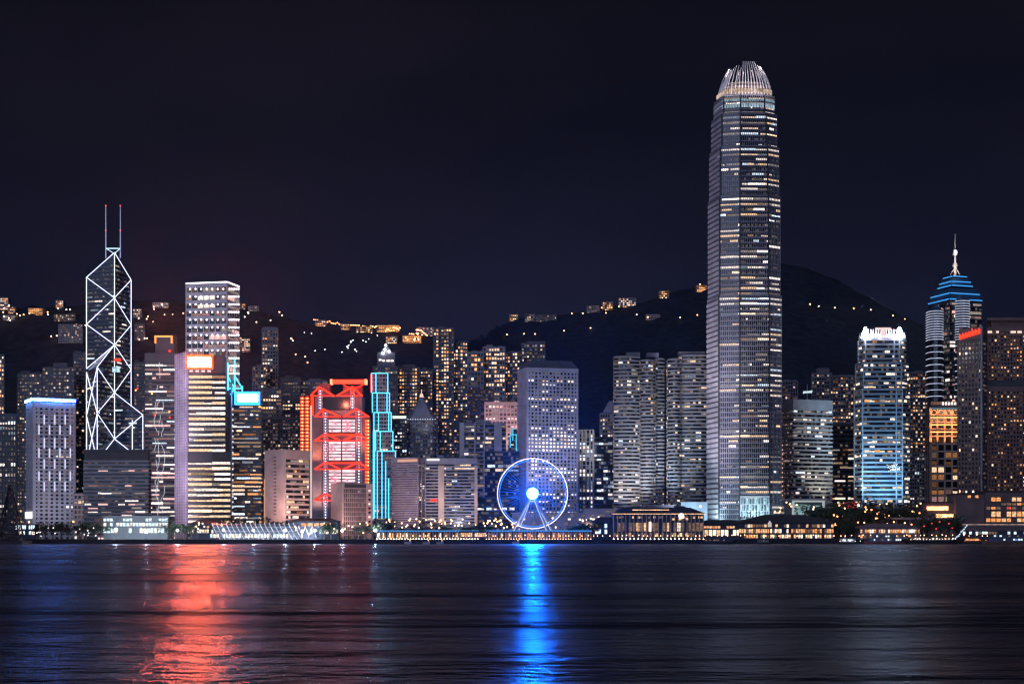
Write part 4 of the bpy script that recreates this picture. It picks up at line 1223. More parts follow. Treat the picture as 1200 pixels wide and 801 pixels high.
DIM = L_({.05: 5, .15: 1}, 1, WARM, {0: 2, 1: 1})
LOW = L_({.16: 3, .36: 1}, 1, {'warm': 3, 'white': 2}, {0: 2, 1: 1})
MIDL = L_({.28: 2, .52: 1}, 1, {'warm': 4, 'amber': 3, 'white': 1}, {0: 2, 1: 3, 2: .7})
HOT = L_({.40: 2, .7: 1}, 1, {'warm': 4, 'amber': 3, 'white': 1}, {0: 2, 1: 3, 2: 1}, stack=.4)
rear("residential_tower", "dim blue tower behind the left half of the white gridded tower", 20, 49, 437, 1720, lit=LOW, vis=600)
rear("residential_tower", "dim blue tower with a stepped flat top behind the white gridded tower's right half", 50, 87, 430, 1700, lit=LOW, plant=((62, 79, 425, 6, RESD),), vis=600)
rear("residential_tower", "dark slim tower just left of the neon braced skyscraper", 86, 102, 413, 1740, lit=DIM, vis=560)
rear("residential_tower", "dark tower glimpsed to the right of the neon braced skyscraper", 157, 172, 424, 1760, lit=LOW, vis=600)
rear("residential_tower", "tall grey slab right of the spot lamp studded tower, the highest of its cluster", 307, 326, 385, 1800, wall=RES, lit=L_({.1: 2, .4: 1}, 2, WARM, stack=.4), plant=((308, 325, 383, 4, RES),), vis=520)
rear("residential_tower", "shorter grey shoulder block against the left side of the tall grey slab", 296, 312, 429, 1780, wall=RES, lit=L_({.15: 1, .35: 1}, 1, WARM), vis=520)
rear("residential_tower", "warm lit block in front of the tall grey slab, above the narrow cyan framed tower", 305, 330, 456, 1640, wall=RESD, lit=L_({.3: 1, .6: 1}, 3, WARM), fp=4.6, vis=530)
rear("residential_tower", "brown grey block showing behind the pink balcony block", 328, 352, 442, 1700, wall=RESD, lit=L_({.1: 2, .3: 1}, 2, {'white': 3, 'warm': 2}), vis=530)
rear("office_tower", "dark office block directly behind the pink balcony block's roof", 308, 352, 490, 1560, wall=BLK, lit=LOW, vis=530, cat="office block")
rear("residential_tower", "rust tinted tower behind the red trussed high rise's roof beam", 352, 384, 446, 1720, wall=RES, lit=L_({.1: 2, .3: 1}, 2, {'white': 3, 'warm': 2}), vis=470)
# tower with a lit crown behind the cyan stepped tower
D = 1760
t = rear("office_tower", "dark tower with a white lit pointed crown behind the cyan stepped tower", 437, 466, 429, D, wall=RESD, lit=LOW, cat="office tower", vis=520)
q = MB(); q.prism(rect(442, None, 463, D+4, 16), wz(429, D)+.8, wz(412, D)); q.build("upper_storey", RESD, t)
q = MB(); Q = rect(446, None, 459, D+6, 12); q.prism(Q, wz(411.9, D), wz(402, D), top=scaled(Q, .15)); q.build("pointed_crown", RESD, t)
for x, y, w in ((444, 420, 3), (448, 421, 3), (453, 421, 4), (458, 421, 3)): 
    q = MB(); q.box(wx(x, D+3), wx(x+w, D+3), D+3.2, D+3.6, wz(y+2, D), wz(y, D)); q.build("crown_lamp", wmat('white', 2), t)
for x, y in ((452, 404), (451, 409), (456, 411), (449, 413)):
    q = MB(); q.ball((wx(x, D+3), D+3, wz(y, D)), 1.1); q.build("spire_lamp", emis('spire_lamp', (.9, .9, 1), 40), t)
rear("residential_tower", "warm lit apartment tower left of the pyramid topped building, lights in vertical stacks", 465, 492, 430, 1800, wall=RESD, lit=HOT, vis=500, plant=((472, 486, 427, 4, RESD),))
rear("residential_tower", "narrow apartment tower tucked between the pyramid topped building and the tallest hillside tower", 490, 507, 433, 1830, wall=RESD, lit=MIDL, vis=500)
D = 1850
t = rear("residential_tower", "tallest hillside apartment tower, dark with two thin rooftop aerials", 508, 532, 384, D, wall=RESD, lit=HOT, vis=520)
for x in (521, 527):
    q = MB(); q.tube((wx(x, D+8), D+8, wz(384, D)), (wx(x, D+8), D+8, wz(366, D)), .35, 5, .2); q.build("aerial", IRON, t)
rear("residential_tower", "dark apartment tower stuck to the right side of the tallest hillside tower", 531, 548, 400, 1860, wall=RESD, lit=MIDL, vis=520)
D = 1830
t = rear("residential_tower", "broad apartment tower with paired warm windows and twin rooftop rods", 566, 592, 406, D, wall=RES, lit=L_({.2: 2, .45: 1}, 2, {'warm': 4, 'amber': 2}, {1: 2, 2: 1}), fp=5.2, bp=3.4, vis=470)
for x in (568, 588):
    q = MB(); q.tube((wx(x, D+8), D+8, wz(406, D)), (wx(x, D+8), D+8, wz(392, D)), .3, 5, .2); q.build("aerial", IRON, t)
rear("residential_tower", "apartment tower with large warm windows directly left of the twin rod tower", 548, 567, 412, 1820, wall=RES, lit=L_({.2: 2, .45: 1}, 2, {'warm': 4, 'amber': 2}, {1: 2, 2: 2}), fp=5.6, bp=3.6, vis=500)
rear("residential_tower", "dark apartment tower directly right of the twin rod tower", 592, 612, 412, 1840, wall=RESD, lit=MIDL, vis=470)
rear("residential_tower", "flat topped apartment tower peeking above the porthole windowed tower's left roof corner", 611, 639, 402, 1870, wall=RESD, lit=LOW, vis=440, plant=((617, 639, 399.5, 6, RESD),))
rear("residential_tower", "plum coloured block behind the white finned tower's roof", 548, 578, 456, 1690, wall=mat('plum_render', (.16, .10, .13), .85), lit=DIM, vis=500)
tower("office_tower", "pink gridded block with glowing square windows above the navy glass block", "office block",
      [(rect(568, None, 607, 1600, 26), GZ, wz(471, 1600))], 1600, fp=4.6, bp=4.2, band=.4, pier=.35, wall=mat('rose_cladding', (.48, .32, .33), .7), glass=mat('rose_glass', (.09, .04, .045), .3),
      lit=[L_({.1: 2, .35: 1}, 2, {'pink': 3, 'white': 2}, {0: 1, 1: 1}, rows={0: .6, 3: .5}), None, None, None], vis=530, cap=2)
spot(588, 540, 1550, 588, 490, 1600, (1, .7, .65), 40000, 70)
# pyramid topped building
D = 1540
P = [(wx(475, D+6), D+6), (wx(481, D), D), (wx(507, D), D), (wx(513, D+6), D+6), (wx(511, D+34), D+34), (wx(477, D+34), D+34)]
t = tower("office_tower", "grey building with a stepped pyramid roof and a small lit lantern at its tip", "office tower",
      std(P, D, 491), D, fp=4.5, bp=3, band=.3, pier=.25, wall=mat('slate_stone', (.22, .22, .26), .7), glass=GLK, lit=[L_({.05: 2, .15: 1}, 1, COOL, {0: 1})]*3+[None]*3, vis=540)
z = wz(491, D)+.75
for i in range(6):
    q = MB(); s0 = .98-.155*i; z1 = wz(491-4.4*(i+1), D); q.prism(scaled(P, s0), z, z1, top=scaled(P, s0-.10)); z = z1+.02; q.build("pyramid_tier", mat('slate_stone', (.22, .22, .26), .7), t)
q = MB(); c = (wx(494, D+15), D+15); q.tube((c[0], c[1], wz(465, D+15)), (c[0], c[1], wz(461, D+15)), 2.2, 6, 1.2); q.tube((c[0], c[1], wz(461, D+15)), (c[0], c[1], wz(456, D+15)), .4, 5); q.build("lantern", emis('lantern_pink', (1, .65, .55), 1.1), t)
for k in range(12):
    x = 478+k*2.9; q = MB(); q.ball((wx(x, D-1), D-1, wz(491, D)), .5, 6, 4); q.build("parapet_lamp", emis('parapet_lamp', (.9, .9, 1), 1.1), t)
spot(494, 500, D-40, 494, 475, D+10, (.8, .85, 1), 3000, 70)
t = rear("office_tower", "dark glass block with a pale green lit top edge beside the cyan stepped tower", 460, 477, 487, 1530, wall=BLK, lit=L_({.1: 1, .3: 1}, 2, COOL), vis=540, cat="office block")
q = MB(); q.box(wx(460, 1529), wx(476, 1529), 1528.4, 1529, wz(490, 1529), wz(487, 1529)); q.build("roof_edge_lamp", emis('roof_edge_green', (.8, 1, .85), 1.2), t)
q = MB(); q.tube((wx(466, 1536), 1536, wz(487, 1536)), (wx(466, 1536), 1536, wz(476, 1536)), .35); q.build("aerial", STL, t)
rear("office_tower", "dark block with orange dotted windows between the pyramid topped building and the white finned tower", 512, 541, 493, 1560, wall=BLK, lit=L_({.05: 2, .3: 1}, 1, {'amber': 2, 'warm': 2}, stack=.3), vis=560, cat="office block")
# right rear
rear("residential_tower", "dim apartment tower seen just past the giant skyscraper's right edge", 914, 935, 446, 1720, wall=RESD, lit=L_({.05: 2, .25: 1}, 1, {'pink': 2, 'amber': 2}, stack=.3), vis=470)
rear("residential_tower", "dark apartment tower with a stepped head above the blank parapet block", 951, 975, 437, 1760, wall=RESD, lit=LOW, vis=480, plant=((958, 972, 431, 6, RESD),))
rear("residential_tower", "dark apartment tower between the blank parapet block and the toothed crown tower, orange lights below", 973, 1003, 440, 1740, wall=RESD, lit=MIDL, vis=560)
rear("office_tower", "mid rise office block with warm full floor lights left of the toothed crown tower", 975, 1003, 497, 1480, wall=BLK, lit=L_({.1: 2, .7: 1}, 4, {'warm': 3, 'white': 2, 'amber': 1}), fp=5.2, band=.45, pier=0, vis=596, cat="office block")
rear("residential_tower", "dark apartment tower between the toothed crown tower and the spired skyscraper", 1064, 1090, 436, 1730, wall=RESD, lit=MIDL, vis=560)
rear("office_block", "low grey block at the foot of the toothed crown tower's right side", 1066, 1086, 530, 1450, wall=GRY, lit=L_({.02: 3, .3: 1}, 2, COOL), vis=590, cat="office block")
t = empty("rooftop_sign", (wx(946, 1390), 1390, wz(470, 1390)), "thin white rooftop sign on a mast above the blank parapet block", "rooftop sign")
q = MB(); q.tube((wx(946, 1390), 1390, wz(468.5, 1390)), (wx(946, 1390), 1390, wz(450, 1390)), .3); q.build("mast", STL, t)
q = MB(); q.poly([(wx(941, 1389), 1389, wz(461, 1389)), (wx(952, 1389), 1389, wz(459, 1389)), (wx(952, 1389), 1389, wz(457, 1389)), (wx(941, 1389), 1389, wz(459, 1389))])
q.prism([(wx(941.5, 1389), 1389.2), (wx(951.5, 1389), 1389.2), (wx(951.5, 1389), 1390), (wx(941.5, 1389), 1390)], wz(460.2, 1389), wz(458, 1389)); q.build("sign_face", emis('sign_ice', (.7, .88, 1), .9), t)
#@@WATERFRONT
# ------------------------------------------------------------------ waterfront
def hall(name, label, cat, xl, xr, D, dep, ytop, rows, wall, roofm, roof='flat', yroof=None, cols=0, colm=None, uplight=None, eave=None, seed=1, over=1.0, yfloor=634, ridge=.6, flat_ridge=1.0, trim=None):
    """low waterfront building; rows: (y0, y1, count, {material: weight}, fill) of lit openings in its front"""
    r = random.Random(seed)
    x0, x1 = wx(xl, D), wx(xr, D); zf = max(GZ, wz(yfloor, D)); zt = wz(ytop, D)
    t = empty(name, ((x0+x1)/2, D, zf), label, cat)
    q = MB(); q.box(x0, x1, D, D+dep, zf, zt); q.build("wall", wall, t)
    fr = MB()
    for (y0, y1, n, cm, fill) in rows:
        s = (x1-x0)/n; z0, z1 = wz(y1, D), wz(y0, D)
        for i in range(n):
            if r.random() > fill: continue
            q = MB(); a = x0+i*s+s*.1; b = x0+(i+1)*s-s*.1
            q.quad((a, D-.05, z0), (b, D-.05, z0), (b, D-.05, z1), (a, D-.05, z1)); q.build("window", pick(r, cm), t)
        fr.box(x0-.2, x1+.2, D-.5, D-.02, z1+.02, z1+.45); fr.box(x0-.2, x1+.2, D-.5, D-.02, z0-.45, z0-.02)
        for i in range(n+1): fr.box(x0+i*s-.14, x0+i*s+.14, D-.42, D-.021, z0, z1)
    if fr.v: fr.build("window_frame", trim or wall, t)
    zr = wz(yroof, D) if yroof else zt+.6
    q = MB(); pl = [(x0-over, D-over), (x1+over, D-over), (x1+over, D+dep+over), (x0-over, D+dep+over)]
    if roof == 'flat': q.prism(pl, zt+.01, zr)
    else:
        cx = (x0+x1)/2; hw = (x1-x0)/2*ridge
        q.prism(pl, zt+.01, zt+.5)
        n = 4 if roof == 'curve' else 1
        prev = pl; pz = zt+.52
        for i in range(1, n+1):
            f = i/n; g = 1-math.cos(f*math.pi/2) if roof == 'curve' else f
            zz = zt+.52+(zr-zt-.52)*(math.sin(f*math.pi/2) if roof == 'curve' else f)
            nx = [(cx-(cx-x0+over)*(1-g)-hw*g, D-over+(dep*.45+over)*g), (cx+(x1-cx+over)*(1-g)+hw*g, D-over+(dep*.45+over)*g),
                  (cx+(x1-cx+over)*(1-g)+hw*g, D+dep+over-(dep*.45+over)*g), (cx-(cx-x0+over)*(1-g)-hw*g, D+dep+over-(dep*.45+over)*g)]
            q.prism(prev, pz, zz, top=nx); prev = nx; pz = zz+.004
    q.build("roof", roofm, t)
    if cols:
        s = (x1-x0)/cols; zt2 = zt
        for i in range(cols+1):
            x = x0+i*s; q = MB(); q.tube((x, D-1.6, zf), (x, D-1.6, zt2), .36, 8); q.box(x-.5, x+.5, D-2.1, D-1.1, zt2-.7, zt2-.05); c = q.build("column", colm, t)
            if uplight:
                q = MB(); q.box(x-.32, x+.32, D-2.75, D-2.2, zf+.05, zf+.5); q.build("uplight", uplight, c, origin=t.location)
    if eave:
        ym, y_off = eave
        q = MB(); q.box(x0-over, x1+over, D-over-.25, D-over-.01, zt+y_off, zt+y_off+.5); q.build("eave_lamp", ym, t)
    return t
EW = emis('hall_warm', (1, .55, .27), 1.05, .7, (.5, .5, .9), sample=True)
EO = emis('hall_orange', (1, .36, .12), 1.1, .7, (.5, .5, .9), sample=True)
EWW = emis('hall_white', (1, .84, .68), 1.5, .7, (.5, .5, .9), sample=True)
EC = emis('hall_cool', (.70, .90, 1), 1.4, .6, (.4, .4, .9), sample=True)
ER = emis('hall_red', (1, .12, .06), .8, .7, (.5, .5, .9), sample=True)
EB = emis('hall_blue', (.12, .32, 1), .8, .6, (.5, .5, .9), sample=True)
DIMW = emis('hall_dim', (1, .6, .4), .18, .7, (.5, .5, .9), sample=False)
EAVE = emis('eave_string', (1, .55, .28), 1.4, .6, (1.2, .3, .3))
EAVEC = emis('eave_blue', (.40, .72, 1), 1.1, .5, (.8, .3, .3))
UPL = emis('uplight_warm', (1, .66, .40), 16.0)
PALE = mat('pale_render', (.36, .34, .32), .8)
NVY = mat('navy_render', (.05, .06, .10), .8)

# left end: derrick barge
t = empty("lattice_derrick", (wx(10, 1140), 1140, 2.4), "black lattice derrick tower standing on the dark work barge in the corner", "derrick")
q = MB(); bt = 2.4; Dd = 1140; cx = wx(9, Dd); hw = wx(23, Dd)-cx; tp = wz(571, Dd)
lv = [bt+(tp-bt)*i/8 for i in range(9)]
def pt(i, sx, sy): k = hw*(1-(lv[i]-bt)/(tp-bt)*.9); return (cx+sx*k, Dd+6+sy*k*.7, lv[i])
legs = MB(); br = MB()
cs = ((-1, -1), (1, -1), (1, 1), (-1, 1))
for sx, sy in cs:
    legs = MB()
    for i in range(8): legs.tube(pt(i, sx, sy), pt(i+1, sx, sy), .5, 5)
    legs.build("leg", IRON, t)
for i in range(8):
    for (a, b) in zip(cs, cs[1:]+cs[:1]):
        br.tube(pt(i, *a), pt(i+1, *b), .24, 4); br.tube(pt(i, *b), pt(i+1, *a), .24, 4); br.tube(pt(i+1, *a), pt(i+1, *b), .22, 4)
br.build("bracing_lattice", IRON, t)
q = MB(); q.box(cx-1.2, cx+1.2, Dd+5, Dd+7, tp, tp+2.2); q.build("head_block", IRON, t)
t = empty("work_barge", (cx, 1140, 0), "dark flat work barge carrying the lattice derrick in the corner", "barge")
q = MB(); q.prism([(cx-26, 1132), (cx+13, 1132), (cx+15, 1140), (cx+13, 1156), (cx-26, 1156)], -.8, 2.4); q.build("hull", IRON, t)
q = MB(); q.box(cx-22, cx-8, 1136, 1152, 2.4, 8.5); q.box(cx+5, cx+10, 1136, 1143, 2.4, 4.6); q.build("deckhouse", IRON, t)
# left shore
hall("kiosk", "low pavilion with a pale cyan lit fascia near the lattice derrick", "pavilion", 18, 41, 1195, 10, 614.5, [(615, 619.6, 9, {EC: 1}, .95), (622, 626, 6, {EC: 1, EWW: 1}, .7)], NVY, DRK, seed=3)
hall("civic_hall", "long white civic block flooded in cool light behind the seawall, below the wide ribbon block", "civic hall", 121, 197, 1225, 22, 605,
     [(607, 610.2, 20, {EC: 3, EWW: 1}, .75), (612.2, 616, 20, {EC: 3, EWW: 1}, .85), (618.5, 624, 18, {EC: 2, EWW: 1}, .7)], mat('civic_white', (.26, .28, .30), .7), GRY, seed=4)
for x in (130, 150, 172, 190): spot(x, 628, 1200, x, 613, 1225, (.72, .92, 1), 700, 110, rad=.5)
hall("restaurant", "warm lit glass fronted marquee beneath the red signed tower, orange lamps inside", "marquee", 222, 262, 1215, 16, 614,
     [(616, 618.2, 12, {EO: 1, EW: 2}, .5), (620, 624, 14, {EWW: 2, EW: 1}, .9)], NVY, DRK, roof='hip', yroof=609, seed=5)
def vault(label, xl, xr, D, ytop):
    x0, x1 = wx(xl, D), wx(xr, D); zt = wz(ytop, D); dp = 18
    t = empty("event_dome", ((x0+x1)/2, D, GZ), label, "event hall")
    n = 9
    def arc(x, off=0): return [(x+(8 if off else 8)*(1-math.sin(math.pi*.5*i/n))-8*0, D+dp*.5-(dp*.5+off)*math.cos(math.pi*.5*i/n), GZ+(zt-GZ+off)*math.sin(math.pi*.5*i/n)) for i in range(n+1)]
    sk = MB()
    for i in range(n):
        a0 = arc(x0)[i]; a1 = arc(x0)[i+1]; b0 = arc(x1)[i]; b1 = arc(x1)[i+1]
        sk.quad(a0, b0, b1, a1)
    sk.quad((x0, D+dp*.5, zt), (x1, D+dp*.5, zt), (x1, D+dp, GZ), (x0, D+dp, GZ))
    sk.build("skin_glazing", mat('dome_skin', (.10, .12, .16), .3), t)
    for k in range(18):
        x = x0+(x1-x0)*k/17; q = MB(); A = arc(x, .4)
        for i in range(n): q.tube(A[i], A[i+1], .28, 5)
        q.build("rib", emis('dome_rib', (.86, .90, 1), .85, .4, (.3, .3, .3)), t)
    for i in (1, 3, 5):
        q = MB()
        A = [arc(x0+(x1-x0)*k/34, .3)[i] for k in range(35)]
        for a, b in zip(A, A[1:]): q.tube(a, b, .12, 4)
        q.build("purlin", WHT, t)
    q = MB(); r = random.Random(9)
    for k in range(26):
        x = x0+(x1-x0)*(k+.5)/26
        if r.random() < .75:
            q = MB(); q.quad((x-.9, D-.6, GZ+1.2), (x+.9, D-.6, GZ+1.2), (x+.9, D-.6, GZ+4.0), (x-.9, D-.6, GZ+4.0)); q.build("window", pick(r, {EC: 2, EWW: 2}), t)
vault("long glass event dome with white glowing ribs behind the seawall", 246, 342, 1198, 613)
t = hall("pavilion", "pavilion with slanting white struts and orange lit upper windows beside the glass event dome", "pavilion", 338, 396, 1215, 18, 611,
     [(612.5, 616, 8, {EO: 1, EW: 2}, .55), (620, 625, 16, {EC: 1, EWW: 1}, .5)], NVY, DRK, roof='hip', yroof=606.5, seed=6)
for x in (350, 358, 366):
    q = MB()
    for s_ in (-1, 1): q.tube((wx(x, 1213), 1212.5, wz(616, 1213)), (wx(x+s_*4.5, 1213), 1212.5, wz(629, 1213)), .4, 5)
    q.build("strut", PALE, t)
spot(358, 629, 1200, 358, 618, 1215, (.85, .92, 1), 9000, 120, rad=.5)
# white floodlights on the quay (the starry ones)
def lamp_proto(name, label, cat, head, h, rad, group, arm=0):
    t = empty(name, (0, 0, 0), label, cat, group)
    q = MB(); q.tube((0, 0, 0), (0, 0, h), .11, 6, .07); q.box(-.3, .3, -.3, .3, 0, .35); q.build("pole", IRON, t, origin=(0, 0, 0))
    q = MB(); q.ball((0, -.05, h+rad*.8), rad, 8, 5); q.build("lamp_head", head, t, origin=(0, 0, 0))
    return t
def place(proto, pts, D, first=[None]):
    for i, (px, py) in enumerate(pts):
        d_ = D if not isinstance(D, (list, tuple)) else D[i % len(D)]
        h = proto.children[0].dimensions.z if False else None
        x = wx(px, d_); z = wz(py, d_)
        base = GZ
        o = copy_tree(proto, (x, d_, base))
        s_ = max(.3, (z-base)/PH[proto.name])
        o.scale = (1, 1, s_)
        for c in o.children:
            if c.name.startswith('lamp_head'): c.scale = (1, 1, 1/s_); c.location = (0, 0, PH[proto.name]*(1-1/s_))
    for c in list(proto.children): bpy.data.objects.remove(c)
    bpy.data.objects.remove(proto)
PH = {}
def lampset(name, label, cat, mat_, rad, group, pts, D):
    p = lamp_proto(name, label, cat, mat_, 8.0, rad, group); PH[p.name] = 8.0
    place(p, pts, D)
lampset("quay_floodlight", "dazzling white floodlight on a pole along the quay", "floodlight", emis('flood_white', (.72, .82, 1), 900.0), .75, "white quay floodlights",
        [(136, 621), (171.5, 623.5), (208, 622), (262, 621.5), (297, 622), (334, 622), (369, 622), (401, 622), (439.5, 622)], 1180)
lampset("promenade_lamp", "tall lamp post with a warm orange globe among the trees at the left shore", "street lamp", emis('sodium', (1, .34, .12), 14.0), .6, "sodium lamps at the left shore",
        [(34, 612), (86, 611.5)], 1190)
rr = random.Random(21)
pts = [(rr.uniform(452, 606), rr.uniform(608, 619)) for _ in range(64)]
lampset("promenade_lamp", "small warm globe lamp on the fairground behind the long colonnaded pier", "street lamp", emis('globe_warm', (1, .52, .24), 8), .55, "fairground globe lamps", pts, [1200, 1215, 1235, 1250])
pts = [(rr.uniform(640, 720), rr.uniform(606, 620)) for _ in range(14)]
lampset("promenade_lamp", "warm globe lamp in front of the long white post office block", "street lamp", emis('globe_warm', (1, .52, .24), 8), .6, "lamps before the post office block", pts, [1205, 1225])
pts = [(rr.uniform(972, 1080), rr.uniform(590, 622)) for _ in range(46)] + [(rr.uniform(905, 935), rr.uniform(588, 600)) for _ in range(8)]
lampset("promenade_lamp", "orange globe lamp among the roads and walkways behind the right hand piers", "street lamp", emis('globe_orange', (1, .36, .12), 8), .6, "lamps behind the eastern piers", pts, [1230, 1250, 1270])
pts = [(rr.uniform(222, 262), rr.uniform(611, 621)) for _ in range(8)] + [(rr.uniform(345, 395), rr.uniform(610, 624)) for _ in range(6)] + [(rr.uniform(404, 452), rr.uniform(612, 626)) for _ in range(8)]
lampset("promenade_lamp", "warm globe lamp on the promenade around the glass event dome", "street lamp", emis('globe_warm', (1, .52, .24), 8), .5, "lamps around the event dome", pts, [1185, 1200])
pts = [(rr.uniform(42, 118), rr.uniform(618, 629)) for _ in range(16)]
lampset("promenade_lamp", "small white lamp on the promenade below the white gridded tower", "street lamp", emis('globe_white', (1, .86, .8), 3.5), .42, "white lamps at the left shore", pts, [1182, 1192])

rr2 = random.Random(51)
pts = [(444+i*6.6+rr2.uniform(-2, 2), rr2.uniform(626.5, 630.5)) for i in range(114)]
lampset("quay_lamp", "little warm lamp on a low post along the quay edge", "quay lamp", emis('quay_warm', (1, .50, .22), 7.0), .34, "little lamps along the quay edge", pts, 1177.5)
# long pier with colonnade
PIERW = {EW: 1, EO: 1, EWW: 2, DIMW: 4, EC: .4}
t = hall("colonnade_pier", "long low pier with white lit colonnade and blue edged terrace left of the wheel", "pier", 442, 560, 1180, 9, 622.2, [(624, 630, 42, PIERW, .55)], NVY, DRK, cols=36, colm=PALE, uplight=UPL, eave=(EAVEC, .15), seed=8, yfloor=633)
t = hall("colonnade_pier", "long low pier with an orange lit colonnade in front of the ferris wheel", "pier", 570, 692, 1180, 9, 622.2, [(624, 630, 44, {EO: 2, EW: 1, DIMW: 3, EC: .4}, .6)], NVY, DRK, cols=38, colm=PALE, uplight=emis('uplight_orange', (1, .45, .2), 8.0), eave=(EAVEC, .15), seed=9, yfloor=633)
hall("ticket_hall", "small amber lit glass hall on the waterfront between two colonnaded piers", "ticket hall", 540, 572, 1178, 7, 622.5, [(624, 628.4, 14, {EO: 1, EW: 3}, .95)], NVY, DRK, seed=10)
for i, x in enumerate((477.5, 499, 515, 604)):
    t = empty("sampan", (wx(x, 1166), 1166, 0), ["little moored boat with a lit bow below the pier, leftmost of its row of three", "little moored boat with a lit bow, middle one of three below the colonnaded pier",
              "little moored boat with a lit bow, rightmost of three below the colonnaded pier", "little moored boat with a lit bow just below the ferris wheel"][i], "boat")
    x_ = wx(x, 1166); q = MB()
    q.prism([(x_-2.4, 1165), (x_+1.4, 1165), (x_+3, 1166.2), (x_+1.4, 1167.4), (x_-2.4, 1167.4)], .0, [1.5, 1.5, 2.2, 1.5, 1.5]); q.build("hull", PALE, t)
    q = MB(); q.box(x_-2, x_+.4, 1165.3, 1167.1, 1.52, 2.9); q.build("cabin", NVY, t)
    q = MB(); q.ball((x_+1.9, 1165.4, 2.6), .35, 6, 4); q.build("lamp", N_WARM, t)

# ferris wheel
def wheel():
    D = 1200; cx = wx(624, D); cz = wz(578, D); Rw = wx(665, D)-cx
    t = empty("ferris_wheel", (cx, D, GZ), "big ferris wheel with a white rim, blue spokes and a dazzling round hub", "ferris wheel")
    rimm = emis('rim_white', (.80, .72, 1), 2.0, .25, (.2, .2, .2))
    rims = {}
    for dy in (-2.0, 2.0):
        q = MB(); n = 84
        for i in range(n):
            a, b = 2*math.pi*i/n, 2*math.pi*(i+1)/n
            q.tube((cx+Rw*math.cos(a), D+dy, cz+Rw*math.sin(a)), (cx+Rw*math.cos(b), D+dy, cz+Rw*math.sin(b)), .34, 5)
        q.build("rim", rimm, t)
    q = MB(); n = 84
    for i in range(n):
        a, b = 2*math.pi*i/n, 2*math.pi*(i+1)/n
        q.tube((cx+(Rw-1.6)*math.cos(a), D-1.2, cz+(Rw-1.6)*math.sin(a)), (cx+(Rw-1.6)*math.cos(b), D-1.2, cz+(Rw-1.6)*math.sin(b)), .2, 5)
    q.build("inner_rim", emis('rim_blue', (.02, .20, 1), 3), t)
    sp = mat('spoke_steel', (.25, .30, .45), .4); led = emis('spoke_led', (.006, .13, 1), 1.5, .6, (.25, .25, .25))
    for i in range(56):
        a = 2*math.pi*(i+.5)/56; dy = -2 if i % 2 else 2; ca, sa = math.cos(a), math.sin(a)
        q = MB(); q.tube((cx+3.5*ca, D+dy*.6, cz+3.5*sa), (cx+Rw*ca, D+dy, cz+Rw*sa), .07, 4); s = q.build("spoke", sp, t)
        rl = 4.8; re_ = 4.8+(Rw-6)*(.55+.45*((i*7) % 5)/4)
        q = MB(); q.tube((cx+rl*ca, D+dy*.62-.2, cz+rl*sa), (cx+re_*ca, D+dy*.9-.2, cz+re_*sa), .15, 4, .05); q.build("light_strip", led, s, origin=t.location)
    gl = mat('cabin_glass', (.10, .14, .30), .2)
    for i in range(42):
        a = 2*math.pi*i/42; x, z = cx+(Rw+.2)*math.cos(a), cz+(Rw+.2)*math.sin(a)
        q = MB(); q.ball((x, D, z-.35), 1.15, 8, 6, .9); q.build("cabin", gl, t, smooth=True)
    q = MB()
    for i in range(20):
        a, b = 2*math.pi*i/20, 2*math.pi*(i+1)/20
        q.poly([(cx, D-3.3, cz), (cx+4.2*math.cos(a), D-3.0, cz+4.2*math.sin(a)), (cx+4.2*math.cos(b), D-3.0, cz+4.2*math.sin(b))])
    hf = q
    q = MB(); q.tube((cx, D-2.97, cz), (cx, D+3, cz), 4.35, 20); hb = q.build("hub", mat('hub_steel', (.3, .35, .5), .4), t)
    hf.build("hub_screen", emis('hub_blue_white', (.004, .17, 1.0), 2000.0), hb, origin=t.location)
    for sx in (-1, 1):
        for dy in (-5, 5):
            q = MB(); q.tube((cx+sx*1.2, D+dy*.5, cz-2), (cx+sx*13.8+(dy*.4), D+dy, GZ+5.2), .65, 8); q.build("leg", mat('leg_white', (.55, .6, .75), .4), t)
            q = MB(); q.tube((cx+sx*1.2-sx*.8, D+dy*.5-.5, cz-3), (cx+sx*13.0+(dy*.4), D+dy-.9, GZ+5.4), .24, 4); q.build("leg_lamp", emis('leg_ice', (.5, .6, 1), 1.3), t)
    q = MB(); q.box(cx-22, cx+22, D-6, D+8, GZ, GZ+5.0); q.build("platform", mat('platform_blue', (.12, .16, .25), .5), t)
    q = MB(); q.box(cx-22, cx+22, D-6.3, D-6.02, GZ+4.5, GZ+4.95); q.build("platform_lamp", EAVEC, t)
    q = MB()
    for i in range(15): q.box(cx-20+i*2.8, cx-18.6+i*2.8, D-3, D-2.6, GZ+5.02, GZ+7.0)
    q.build("boarding_screens", mat('screen_grey', (.3, .32, .4), .5), t)['kind'] = 'stuff'
wheel()
# post office block and neighbours
hall("post_office", "long white low block with horizontal bands behind the ferris wheel", "low block", 600, 722, 1262, 30, 601, [(602.5, 604.6, 30, {DIMW: 1}, .3), (607, 609, 30, {DIMW: 2, EWW: 1}, .35), (611.5, 615, 26, {DIMW: 1, EW: 1}, .5)], mat('band_white', (.48, .47, .50), .7), WHT, seed=12)
hall("plant_house", "small pale rooftop storey on the right end of the long white low block", "rooftop block", 684, 722, 1266, 22, 596.5, [(598, 600, 6, {DIMW: 1}, .2)], mat('band_white', (.48, .47, .50), .7), WHT, seed=13, yfloor=601.5)
hall("ferry_pier", "small pavilion under a dark upswept roof left of the clock pier", "pavilion", 697, 723, 1195, 14, 612, [(613.5, 618, 7, {EC: 2, DIMW: 1}, .6), (620, 625, 7, {EC: 2, EWW: 1}, .6)], NVY, DRK, roof='hip', yroof=605.5, seed=14, over=2.5)
